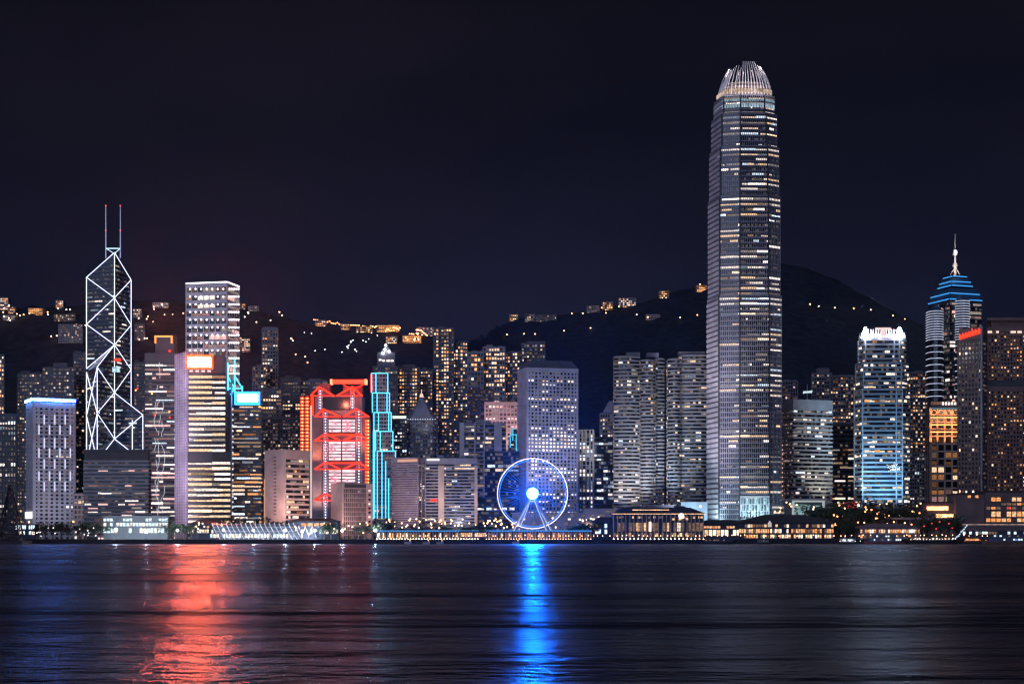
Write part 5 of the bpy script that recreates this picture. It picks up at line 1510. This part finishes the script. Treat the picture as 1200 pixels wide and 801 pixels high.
# clock pier
t = hall("ferry_pier", "historic pier with a lit colonnade, strings of eave lamps and a round white clock", "ferry pier", 719, 824, 1181, 24, 602, [(604.5, 607, 34, {EW: 2, DIMW: 2}, .4), (612, 622, 24, {DIMW: 3, EW: .35, EWW: .15}, .8), (624, 628, 30, {DIMW: 3, EW: 1}, .45)], NVY, DRK,
         roof='hip', yroof=594, cols=22, colm=PALE, uplight=UPL, eave=(EAVE, -.1), seed=15, over=1.6, ridge=.75, yfloor=633)
D = 1181
q = MB(); q.box(wx(741, D-2), wx(784, D-2), D-1.95, D-1.7, wz(597.6, D), wz(596.6, D)); q.build("eave_lamp", EAVE, t)
q = MB(); c = wx(798, D); q.prism([(c-8, D-2.4), (c+8, D-2.4), (c+8, D+8), (c-8, D+8)], wz(601, D), wz(597.5, D)); q.prism([(c-8, D-2.4), (c+8, D-2.4), (c+8, D+8), (c-8, D+8)], wz(597.4, D), wz(592.5, D), top=[(c-2, D-1), (c+2, D-1), (c+2, D+7), (c-2, D+7)]); gb = q.build("gable", DRK, t)
q = MB(); q.tube((c, D-2.9, wz(604.2, D)), (c, D-2.5, wz(604.2, D)), 2.1, 18); ck = q.build("clock_face", emis('clock_white', (1, .95, .95), 2.2), t)
q = MB(); q.box(c-.12, c+.12, D-3.05, D-2.95, wz(604.2, D), wz(602.2, D)); q.box(c, c+1.2, D-3.05, D-2.95, wz(604.2, D)-.1, wz(604.2, D)+.1); q.build("hands", IRON, ck, origin=t.location)
for x in (787, 795, 803):
    q = MB(); q.box(wx(x, D), wx(x+3, D), D-2.7, D-2.5, wz(609, D), wz(606.8, D)); q.build("window", EW, t)
q = MB(); q.box(wx(760, D), wx(760, D)+1.8, D-3.6, D-2.4, GZ+6, wz(611, D)); q.build("kiosk_lamp", emis('kiosk_lamp', (1, .6, .42), 2.2), t)
# low blocks behind the clock pier
hall("low_block", "plain mauve block behind the clock pier with a small lit window frame", "low block", 759, 790, 1275, 20, 592, [(596.5, 599.5, 12, {EWW: 1, DIMW: 1}, .35)], mat('mauve_render', (.26, .22, .26), .8), GRY, seed=16)
hall("low_block", "plain pale blue block behind the clock pier's right end", "low block", 798, 829, 1278, 20, 588.5, [], mat('blue_render', (.34, .42, .50), .8), GRY, seed=17)
spot(812, 612, 1240, 812, 597, 1278, (.6, .85, 1), 24000, 90, rad=.6)
lampset("promenade_lamp", "single orange globe lamp at the foot of the giant skyscraper", "street lamp", emis('sodium', (1, .34, .12), 14.0), .8, "lamp at the skyscraper's foot", [(820.5, 594)], 1255)
# piers in front of the giant
hall("ferry_pier", "ferry pier under a low dark vaulted roof with white shop fronts beside the clock pier", "ferry pier", 821, 868, 1184, 20, 614.5, [(616, 618.6, 14, {EO: 2, EW: 2, ER: .5}, .8), (620.5, 627, 10, {EWW: 3, EW: 1}, .9)], NVY, DRK, roof='curve', yroof=608.5, seed=18, over=1.5, ridge=.35)
hall("ferry_pier", "broad ferry pier with two storeys of amber windows under a big dark hipped roof", "ferry pier", 866, 977, 1182, 26, 612.5, [(614, 617.4, 34, {EW: 1, DIMW: 3, EWW: 1}, .55), (619.5, 624, 40, {EW: 3, EO: 2, EWW: 1, DIMW: 3}, .9), (626, 630, 40, {EW: 3, EO: 1, EWW: 2, DIMW: 3}, .75)], NVY, DRK, roof='hip', yroof=602.5, seed=19, over=2, ridge=.42)
t = empty("roof_lantern", (wx(902, 1181), 1181, wz(616, 1181)), "small white conical lantern in front of the broad pier's dark roof", "lantern")
q = MB(); q.tube((wx(902, 1178), 1178, wz(617, 1178)), (wx(902, 1178), 1178, wz(613.5, 1178)), 1.3, 8); q.tube((wx(902, 1178), 1178, wz(613.4, 1178)), (wx(902, 1178), 1178, wz(609.5, 1178)), 1.7, 8, .1); q.build("cone", emis('lantern_pale', (1, .88, .86), .55), t)
q = MB(); q.tube((wx(902, 1178), 1178, GZ), (wx(902, 1178), 1178, wz(617, 1178)), .4, 6); q.build("pole", IRON, t)
# glass box shop
t = hall("glass_shop", "white framed glass box glowing at the foot of the blank parapet block", "glass shop", 919, 967, 1290, 16, 585.5, [], mat('shop_glass', (.10, .14, .15), .2), WHT, seed=20, yfloor=606)
D = 1290
q = MB()
for (x0, x1, y0, y1) in ((928, 966, 586, 588), (928, 930.5, 588, 604), (963.5, 966, 588, 604)): q.box(wx(x0, D), wx(x1, D), D-2.2, D-.3, wz(y1, D), wz(y0, D)-.02)
q.build("portal_frame", emis('portal_pale', (.85, .92, .95), .45), t)
q = MB(); q.poly([(wx(930.5, D), D-.4, wz(604, D)), (wx(930.5, D), D-.4, wz(590, D)), (wx(963.5, D), D-.4, wz(592, D)), (wx(940, D), D-.4, wz(599, D)), (wx(963.5, D), D-.4, wz(604, D))][::-1]); q.build("lit_interior", emis('shop_teal', (.45, .75, .75), .4, .6, (.2, .2, .3)), t)
q = MB(); q.box(wx(952, D), wx(954, D), D-.8, D-.42, wz(597, D), wz(593, D)); q.build("sign", N_WARMW, t)
t = empty("red_kiosk", (wx(997, 1280), 1280, GZ), "red glowing box kiosk left of the cyan washed tower's foot", "kiosk")
q = MB(); q.box(wx(991.5, 1280), wx(1002, 1280), 1280, 1288, GZ, wz(595, 1280)); q.build("base", DRK, t)
q = MB(); q.box(wx(991.5, 1280), wx(1002, 1280), 1279.6, 1288.4, wz(594.9, 1280), wz(587.5, 1280)); q.build("lightbox", emis('box_crimson', (1, .05, .10), .62), t)
# right side podiums
hall("podium", "low terrace with orange shop lights left of the cyan washed tower's base", "podium", 976, 1006, 1300, 20, 601, [(603, 606, 10, {EO: 1, EW: 1, DIMW: 1}, .6)], BRN, DRK, seed=22)
hall("podium", "long dark terrace with pink and orange shop lights under the cyan washed tower", "podium", 1003, 1085, 1285, 24, 597, [(599, 602.5, 26, {EO: 2, EW: 1, ER: .5, DIMW: 2}, .45), (605, 608, 22, {DIMW: 2, EO: 1}, .4)], BRN, DRK, seed=23)
hall("podium", "brown terraced block with two long orange strip lit storeys beneath the ornate orange block", "podium", 1082, 1128, 1275, 24, 588.5, [], mat('brown_render', (.17, .12, .12), .8), DRK, seed=24)
t = [o for o in COL.objects if o.name.startswith('podium')][-1]
D = 1275
for x0, x1, y0, y1 in ((1086, 1111, 593, 597.5), (1097, 1125.5, 602.2, 606.5)):
    q = MB(); q.box(wx(x0, D), wx(x1, D), D-.7, D-.05, wz(y1, D), wz(y0, D)); q.build("lit_strip", emis('strip_orange', (1, .40, .16), 4.0, .55, (.6, .3, .5)), t)
hall("podium", "tall blank brown wall block left of the big orange windows at the right edge", "podium", 1120, 1156, 1268, 26, 578.5, [(580, 583, 8, {DIMW: 2, EO: 1}, .25)], mat('brown_render', (.17, .12, .12), .8), DRK, seed=25)
hall("podium", "dark roofed brown block with big glowing orange windows at the right edge", "podium", 1155, 1240, 1264, 26, 576, [(582.5, 587, 14, {EO: 3, EW: 3}, .62), (589, 591.5, 14, {EO: 1, DIMW: 3}, .5), (593.5, 596.5, 14, {EO: 1, ER: .4, DIMW: 2}, .6), (599, 605, 14, {EO: 2, EW: 4}, .8), (607, 611, 14, {EO: 2, EW: 1}, .65)], mat('brown_render', (.17, .12, .12), .8), DRK, seed=26)
t = empty("walkway", (wx(1085, 1240), 1240, GZ), "pale raised walkway crossing before the brown terraced block", "walkway")
q = MB(); q.box(wx(1046, 1240), wx(1130, 1240), 1240, 1245, wz(608.3, 1240), wz(606, 1240)); q.build("deck", mat('walkway_pale', (.30, .25, .25), .8), t)
for x in (1050, 1066, 1082, 1098, 1114, 1128):
    q = MB(); q.box(wx(x, 1242), wx(x, 1242)+.8, 1242, 1243, GZ, wz(608.3, 1242)-.02); q.build("pillar", CON, t)
t = empty("walkway", (wx(1160, 1220), 1220, GZ), "long lamp edged walkway roof at the right edge above the moored ferries", "walkway")
q = MB(); q.box(wx(1124, 1220), wx(1240, 1220), 1220, 1228, wz(616, 1220), wz(613.6, 1220)); q.build("roof", mat('walkway_pale', (.30, .25, .25), .8), t)
q = MB(); q.box(wx(1124, 1220), wx(1240, 1220), 1219.7, 1219.98, wz(614.5, 1220), wz(613.8, 1220)); q.build("edge_lamp", emis('edge_peach', (1, .65, .5), .55, .6, (.3, .3, .3)), t)
for x in range(1128, 1240, 14):
    q = MB(); q.tube((wx(x, 1224), 1224, GZ), (wx(x, 1224), 1224, wz(616, 1220)-.02), .4, 6); q.build("pillar", CON, t)
hall("ferry_pier", "ferry pier with glowing orange glazing under a flat mauve roof, behind the grey ferry", "ferry pier", 1008, 1078, 1183, 18, 618.5, [(620, 624, 26, {EO: 3, EW: 2, EWW: 2}, .9), (626.5, 630, 20, {ER: .5, DIMW: 2, EO: 1}, .5)], mat('mauve_render', (.26, .22, .26), .8), mat('mauve_roof', (.20, .15, .18), .8), roof='hip', yroof=613, seed=27, over=1.5)
hall("ferry_pier", "low mauve roofed pier shed behind the orange lit boat at the right edge", "ferry pier", 1128, 1240, 1186, 18, 621, [(622.5, 625.5, 30, {EC: 2, EB: 1, DIMW: 2}, .45)], NVY, mat('mauve_roof', (.20, .15, .18), .8), roof='hip', yroof=617, seed=28)

# boats
def ferry(label, xl, xr, D, decks, hull, cabin, htop=2.0, bow=1, cat="ferry", lamps=None, mast=True, seed=1):
    x0, x1 = wx(xl, D), wx(xr, D); L = x1-x0; w = min(9, L*.24); r = random.Random(seed)
    t = empty("ferry", ((x0+x1)/2, D, 0), label, cat)
    def plan(m, e0=.0): 
        a, b = x0+m, x1-m
        if bow > 0: return [(a, D-w/2+m*.3), (b-L*.2, D-w/2+m*.3), (b, D), (b-L*.2, D+w/2-m*.3), (a, D+w/2-m*.3)]
        return [(a, D), (a+L*.2, D-w/2+m*.3), (b, D-w/2+m*.3), (b, D+w/2-m*.3), (a+L*.2, D+w/2-m*.3)]
    zs = [htop]*5; zs[2 if bow > 0 else 0] += 1.1
    q = MB(); q.prism(scaled(plan(0), .95, .8), -.6, zs, top=plan(0)); q.build("hull", hull, t)
    z = htop+.02
    for (a, b, h, n, cm, fill) in decks:
        xa, xb = x0+L*a, x0+L*b; yw = w/2-.7
        q = MB(); q.box(xa, xb, D-yw, D+yw, z, z+h); cb = q.build("cabin", cabin, t)
        s = (xb-xa)/n
        for i in range(n):
            if r.random() > fill: continue
            q = MB(); q.quad((xa+i*s+s*.12, D-yw-.05, z+h*.38), (xa+(i+1)*s-s*.12, D-yw-.05, z+h*.38), (xa+(i+1)*s-s*.12, D-yw-.05, z+h*.85), (xa+i*s+s*.12, D-yw-.05, z+h*.85))
            q.build("window", pick(r, cm), cb, origin=t.location)
        q = MB(); q.box(xa-.8, xb+.8, D-yw-.6, D+yw+.6, z+h+.01, z+h+.25); q.build("deck", cabin, t)
        z += h+.27
    if mast:
        xm = x0+L*.55; q = MB(); q.tube((xm, D, z), (xm, D, z+3.2), .12, 6); q.tube((xm-1, D, z+2.2), (xm+1, D, z+2.2), .07, 5); q.build("mast", STL, t)
        q = MB(); xm = x0+L*.3; q.tube((xm, D, z), (xm+.3, D, z+1.6), .7, 8, .6); q.build("funnel", cabin, t)
    if lamps:
        for i in range(lamps[1]):
            x = x0+L*(.06+.88*i/(lamps[1]-1)); q = MB(); q.ball((x, D-w/2-.1, htop+.7+r.uniform(0, .5)), .24, 6, 4); q.build("deck_lamp", lamps[0], t)
    return t
GRF = mat('ferry_grey', (.16, .18, .24), .6); RHULL = mat('ferry_red', (.20, .05, .05), .6); WFER = mat('ferry_white', (.6, .6, .62), .5); BHULL = mat('boat_black', (.02, .02, .025), .6)
ferry("grey double decked ferry with a dull red hull moored before the orange glazed pier", 1012, 1060, 1160, [(.12, .9, 2.6, 16, {EC: 3, DIMW: 2}, .55), (.28, .78, 2.2, 9, {EC: 2, DIMW: 2}, .4)], RHULL, GRF, 1.7, -1, seed=2)
ferry("dark hulled party boat strung with white lamps, moored under the tree with red lanterns", 1062, 1121, 1162, [(.06, .92, 2.5, 22, {EWW: 3, DIMW: 2, EW: 1}, .8)], BHULL, mat('boat_dark', (.08, .08, .09), .7), 2.6, 1, "party boat", (emis('deck_white', (1, .92, .8), 3.5), 15), seed=3)
ferry("small boat with a glowing orange cabin moored at the right", 1128, 1156, 1163, [(.1, .68, 2.9, 10, {EO: 3, EW: 1}, .95)], BHULL, mat('boat_rust', (.18, .08, .05), .7), 1.6, 1, "boat", (emis('deck_red', (1, .2, .1), 2.5), 5), seed=4)
ferry("navy ferry with a brown hull and cool lit windows at the right edge", 1150, 1212, 1160, [(.1, .94, 2.6, 18, {EC: 3, EB: 1, DIMW: 2}, .6), (.2, .85, 2.2, 12, {EC: 1, DIMW: 2}, .3)], mat('hull_brown', (.16, .08, .06), .6), mat('ferry_navy', (.08, .10, .17), .6), 1.8, -1, seed=5)
ferry("small grey motor launch moored in front of the broad amber windowed pier", 884, 906, 1165, [(.15, .75, 1.9, 6, {DIMW: 2}, .4)], BHULL, GRF, 1.3, 1, "launch", None, False, seed=6)
ferry("dark ferry moored at the vaulted pier in front of the giant skyscraper", 822, 862, 1163, [(.1, .9, 2.2, 14, {DIMW: 3, EW: 1}, .35)], BHULL, NVY, 1.6, 1, seed=7)
ferry("pale launch with blue lamps moored left of the grey ferry", 982, 1009, 1163, [(.1, .7, 2.4, 8, {EC: 2, EWW: 1, DIMW: 1}, .7)], BHULL, WFER, 1.5, 1, "launch", (N_COOLW, 5), seed=8)
t = empty("gangway", (wx(1125, 1170), 1170, GZ), "steep gangway outlined in ice blue lamps beside the party boat", "gangway")
q = MB(); a = Vector((wx(1119, 1168), 1168, 3)); b = Vector((wx(1132.5, 1180), 1180, wz(617.5, 1180))); 
for dy in (-.8, .8): q.tube(a+Vector((0, dy, 0)), b+Vector((0, dy, 0)), .18, 5); q.tube(a+Vector((0, dy, 1)), b+Vector((0, dy, 1)), .1, 5)
q.build("rail_frame", STL, t)
for i in range(9):
    p = a+(b-a)*(i/8)+Vector((0, -1.1, rr.uniform(.6, 1.6))); q = MB(); q.ball(p, .5, 6, 4); q.build("lamp", emis('gang_ice', (.6, .8, 1), 1.6), t)

# ---- trees
LEAF = mat('leaves', (.045, .07, .035), .8, .2, vary=.5, scale=.6)
BARK = mat('bark', (.09, .07, .05), .9)
def tree_proto(seed, spread):
    r = random.Random(seed)
    t = empty("tree", (0, 0, 0), "tree", "tree", "waterfront trees")
    q = MB(); q.tube((0, 0, 0), (.1, 0, 2.6), .32, 7, .22)
    for i in range(4):
        a = i*1.57+r.random(); q.tube((.1, 0, 2.4), (math.cos(a)*1.8*spread, math.sin(a)*1.8*spread, 4.4+r.random()), .18, 5, .07)
    q.build("trunk", BARK, t, origin=(0, 0, 0))
    q = MB()
    cl = [(r.gauss(0, 1.5*spread), r.gauss(0, 1.5*spread), 5+r.gauss(0, .9), r.uniform(.9, 1.7)) for _ in range(11)]
    for cx, cy, cz, cr_ in cl:
        for k in range(42):
            v = Vector((r.gauss(0, 1), r.gauss(0, 1), r.gauss(0, 1))).normalized()*cr_*r.uniform(.6, 1.05)
            c = Vector((cx, cy, cz))+Vector((v.x, v.y, v.z*.8)); u_ = Vector((r.gauss(0, 1), r.gauss(0, 1), r.gauss(0, 1))).normalized(); w_ = u_.orthogonal().normalized()
            s_ = r.uniform(.22, .42); q.quad(c-u_*s_, c+w_*s_*.6, c+u_*s_, c-w_*s_*.6)
    q.build("crown", LEAF, t, origin=(0, 0, 0))
    return t
PR = [tree_proto(31, 1.0), tree_proto(32, 1.35), tree_proto(33, .85)]
def trees(label, group, pts, Ds):
    for i, (px, py) in enumerate(pts):
        D_ = Ds[i % len(Ds)]; k = rr.choice(PR); h = wz(py, D_)-GZ; s_ = h/6.9
        copy_tree(k, (wx(px, D_), D_, GZ), label, (s_*1.15, s_*1.15, s_), rr.uniform(0, 6.28), group)
trees("dark leafy tree in the row along the shore below the white gridded tower", "trees at the left shore", [(44, 616), (53, 613), (62, 615), (72, 611), (80, 616), (92, 613), (101, 610), (110, 613), (118, 616)], (1190, 1200, 1186))
trees("dark leafy tree between the white civic block and the red signed tower's marquee", "trees by the civic block", [(197, 616), (203, 611), (210, 612), (217, 613), (224, 616)], (1198, 1205))
trees("leafy tree behind the glass event dome", "trees behind the dome", [(258, 609), (270, 607), (282, 609), (296, 608), (309, 610), (322, 608)], (1240, 1250))
trees("round tree lit from below near the pink stone block", "trees by the pink block", [(380, 614), (388, 611), (396, 615), (420, 616), (428, 613), (436, 616), (447, 611), (454, 613)], (1188, 1196, 1204))
trees("small tree among the fairground lamps", "fairground trees", [(470, 617), (488, 616), (520, 615), (548, 617), (560, 613), (566, 615), (574, 616)], (1212, 1225))
trees("dark dome shaped tree in front of the long white low block", "trees before the post office block", [(674, 615), (681, 612), (688, 613), (694, 616), (668, 618)], (1188, 1194))
trees("dark tree on the terrace by the cyan washed tower", "trees by the cyan tower", [(972, 591), (980, 590), (988, 592), (1006, 593), (1020, 592), (1036, 591), (1050, 593)], (1262, 1272))
trees("dark tree between the broad amber pier and the orange glazed pier", "trees between the piers", [(976, 617), (983, 614), (990, 612), (997, 615), (1004, 618)], (1190, 1200))
trees("dark tree hung with red lanterns behind the party boat", "lantern trees", [(1078, 613), (1086, 608), (1094, 606), (1103, 605), (1112, 607), (1121, 611)], (1188, 1196))
for p in PR:
    for c in list(p.children): bpy.data.objects.remove(c)
    bpy.data.objects.remove(p)
for i, (x, y) in enumerate(((1092, 613), (1101, 611), (1112, 613), (1116, 618), (1097, 619), (1083, 616))):
    D = 1184; t = empty("lantern", (wx(x, D), D, wz(y, D)), "red glowing lantern hanging in the tree behind the party boat", "lantern", "red lanterns in the tree")
    q = MB(); q.ball((wx(x, D), D, wz(y, D)), .7, 8, 5, .85); q.build("shade", emis('lantern_red', (1, .06, .10), 1.2), t)
    q = MB(); q.tube((wx(x, D), D, wz(y, D)+.6), (wx(x, D), D, wz(y, D)+1.4), .05, 4); q.build("cord", IRON, t)

# ---- hillside houses and lamps
def house(label, px, py, w, h, m, lit, cat="house", dd=8):
    D = hit(px, py); z0 = terrain(wx(px, D), D)-3; zt = z0+3+h*D/F
    x0, x1 = wx(px-w/2, D), wx(px+w/2, D)
    t = tower("hillside_house", label, cat, [([(x0, D-6), (x1, D-6), (x1, D+8), (x0, D+8)], z0, zt)], D, fp=2.2, bp=2.2, band=.4, pier=.3, wall=m, glass=GLK, lit=[lit, None, None, None], vis=900, proud=.3)
    return t
HL = L_({.5: 1, .8: 1}, 1, {'warm': 3, 'amber': 3, 'white': 1}, {1: 2, 2: 2})
HD = L_({.1: 1, .35: 1}, 1, {'warm': 3, 'white': 2}, {0: 2, 1: 2})
HO = L_({.9: 1}, 3, {'amber': 1}, {1: 1, 2: 2})
OCH = mat('ochre_render', (.5, .3, .15), .8)
house("wide orange lit hillside house high above the charcoal finned tower at the left", 43, 368, 17, 6, OCH, HO)
house("tall hillside block with a few white lights at the far left edge", 4, 362, 14, 12, RES, HL, "apartment block")
house("small hillside house with bright lamps right of the far left block", 15, 366, 8, 6, RES, HL)
house("hillside house with amber lamps left of the neon braced skyscraper's peak", 71, 360, 9, 7, RES, HL)
house("long pale hillside house just left of the neon braced skyscraper", 77, 376, 25, 6, BRN, HD)
house("grey hillside block with lit windows beside the neon braced skyscraper, lowest of its slope", 84, 401, 28, 20, RES, HD, "apartment block")
house("white lit hillside block immediately right of the neon braced skyscraper", 162, 372, 10, 9, RES, HL, "apartment block")
house("pale hillside villa on the ridge between the neon braced and the spot lamp studded skyscrapers", 189, 360, 18, 4, WHT, HD)
house("dim hillside block below the pale ridge villa", 165, 398, 12, 18, RESD, HD, "apartment block")
house("red lamped house at the spot lamp studded tower's right shoulder", 284, 362, 8, 5, BRN, HL)
house("white lit low house right of the red lamped house on the ridge", 298, 364, 12, 4, RES, HD)
house("cluster house with warm lights right of the spot lamp studded tower", 288, 412, 12, 14, RESD, HL, "apartment block")
house("hillside house glowing pink at the left end of the lamp lined ridge road", 376, 381, 12, 5, PNK, HL)
house("hillside house with orange lights, second along the lamp lined ridge road", 405, 386, 10, 5, OCH, HL)
house("wide orange hillside house in the middle of the lamp lined ridge road", 427, 389, 18, 5, OCH, HL)
house("brightest orange hillside terrace at the centre of the lamp lined ridge", 455, 388, 26, 6, OCH, HO)
house("red glowing hillside terrace left of the tallest hillside apartment tower", 483, 401, 22, 7, OCH, HO)
house("pale floodlit hillside villa below the brightest orange terrace", 459, 402, 13, 6, PNK, HL)
house("slant roofed hillside house with white lights right against the tallest hillside tower", 499, 389, 20, 8, RES, HD)
house("orange lit house on the left slope of the big peak", 602, 375, 10, 6, OCH, HL)
house("dim pale block on the left slope of the big peak, beside the orange lit house", 621, 376, 12, 8, RESD, HD, "apartment block")
house("low dim terrace in the middle of the big peak's left slope", 640, 376, 24, 6, RESD, HD, "terrace")
house("ridge house with sparse warm lights right of the low dim terrace", 695, 366, 14, 7, RES, HD)
house("brightly lit ridge house halfway up the big peak", 712, 363, 12, 8, OCH, HL)
house("wide ridge block with pink lit windows up the big peak", 735, 359, 20, 9, RES, HL, "apartment block")
house("small ridge house with one strong orange light near the top of the big peak", 778, 349, 11, 7, OCH, HL)
house("summit building glowing orange beside the giant skyscraper", 822, 341, 12, 6, OCH, HO)
house("pale terrace lower on the big peak's left slope", 765, 374, 16, 5, RES, HD, "terrace")
house("pale villa on the far left slope under the orange house", 12, 374, 14, 4, RES, HD)
rr = random.Random(77)
def hill_lamps(label, group, m, rad, pts):
    p = lamp_proto("hill_lamp", label, "street lamp", m, 7.0, rad, group)
    for px, py in pts:
        py = max(py, ridge_py(px)+2.5)
        D = hit(px, py); copy_tree(p, (wx(px, D), D-3, terrain(wx(px, D), D-3)))
    for c in list(p.children): bpy.data.objects.remove(c)
    bpy.data.objects.remove(p)
hill_lamps("tiny warm lamp on the wooded slope at the left", "lamps on the left slope", emis('hill_warm', (1, .55, .3), 18.0, sample=False), .75, [(cx_+rr.gauss(0, 7), cy_+rr.gauss(0, 2.5)) for cx_, cy_, n_ in ((5, 361, 6), (18, 371, 5), (10, 377, 4), (45, 372, 2), (72, 366, 4), (90, 392, 5), (72, 399, 4), (165, 378, 5), (182, 366, 3), (205, 374, 3), (170, 402, 4), (288, 372, 3), (300, 380, 2), (285, 405, 4), (332, 372, 2), (340, 402, 3), (352, 425, 3)) for _ in range(n_)])
pts = [(368+i*2.3, 379+i*.28+rr.uniform(-1.2, 2.5)) for i in range(34)] + [(rr.uniform(440, 470), rr.uniform(388, 394)) for _ in range(18)] + [(rr.uniform(472, 495), rr.uniform(394, 404)) for _ in range(24)] + [(488+i*1.4, 388+i*1.1) for i in range(10)]
hill_lamps("tiny orange lamp along the ridge road in the middle of the hills", "lamps along the ridge road", emis('hill_orange', (1, .34, .11), 18.0, sample=False), .7, pts)
hill_lamps("tiny orange lamp on the dark big peak", "lamps on the big peak", emis('hill_orange2', (1, .40, .16), 22.0, sample=False), .8, [(949, 361), (959, 363), (978, 365.5), (1000, 366), (1020, 367), (1046, 373.5), (1060, 378), (670, 372), (683, 371), (692, 387), (661, 392), (614, 396), (594, 396), (627, 396), (797, 377), (817, 374), (746, 373), (759, 376), (710, 371), (725, 364), (737, 362), (705, 365), (820, 337), (826, 339), (779, 346)])
hill_lamps("tiny pale lamp scattered on the dark middle slope", "lamps on the middle slope", emis('hill_white', (.9, .85, .85), 9.0, sample=False), .65, [(cx_+rr.gauss(0, 6), cy_+rr.gauss(0, 2)) for cx_, cy_, n_ in ((366, 394, 2), (376, 415, 2), (418, 407, 6), (410, 416, 4), (440, 398, 3), (404, 412, 3)) for _ in range(n_)])
# ------------------------------------------------------------------ night air
q = MB(); q.box(-2500, 2500, -120, 3700, -8, 480)
hz = q.build("haze", bpy.data.materials.new("night_air"), None)
hz['kind'] = 'stuff'
m = hz.data.materials[0]; m.use_nodes = True; t_ = m.node_tree; t_.nodes.clear()
o_ = t_.nodes.new("ShaderNodeOutputMaterial"); v_ = t_.nodes.new("ShaderNodeVolumePrincipled")
v_.inputs['Color'].default_value = (.42, .62, 1.0, 1); v_.inputs['Density'].default_value = 0.00003; v_.inputs['Anisotropy'].default_value = 0.9
t_.links.new(v_.outputs[0], o_.inputs['Volume'])
m.cycles.homogeneous_volume = True if hasattr(m.cycles, 'homogeneous_volume') else None
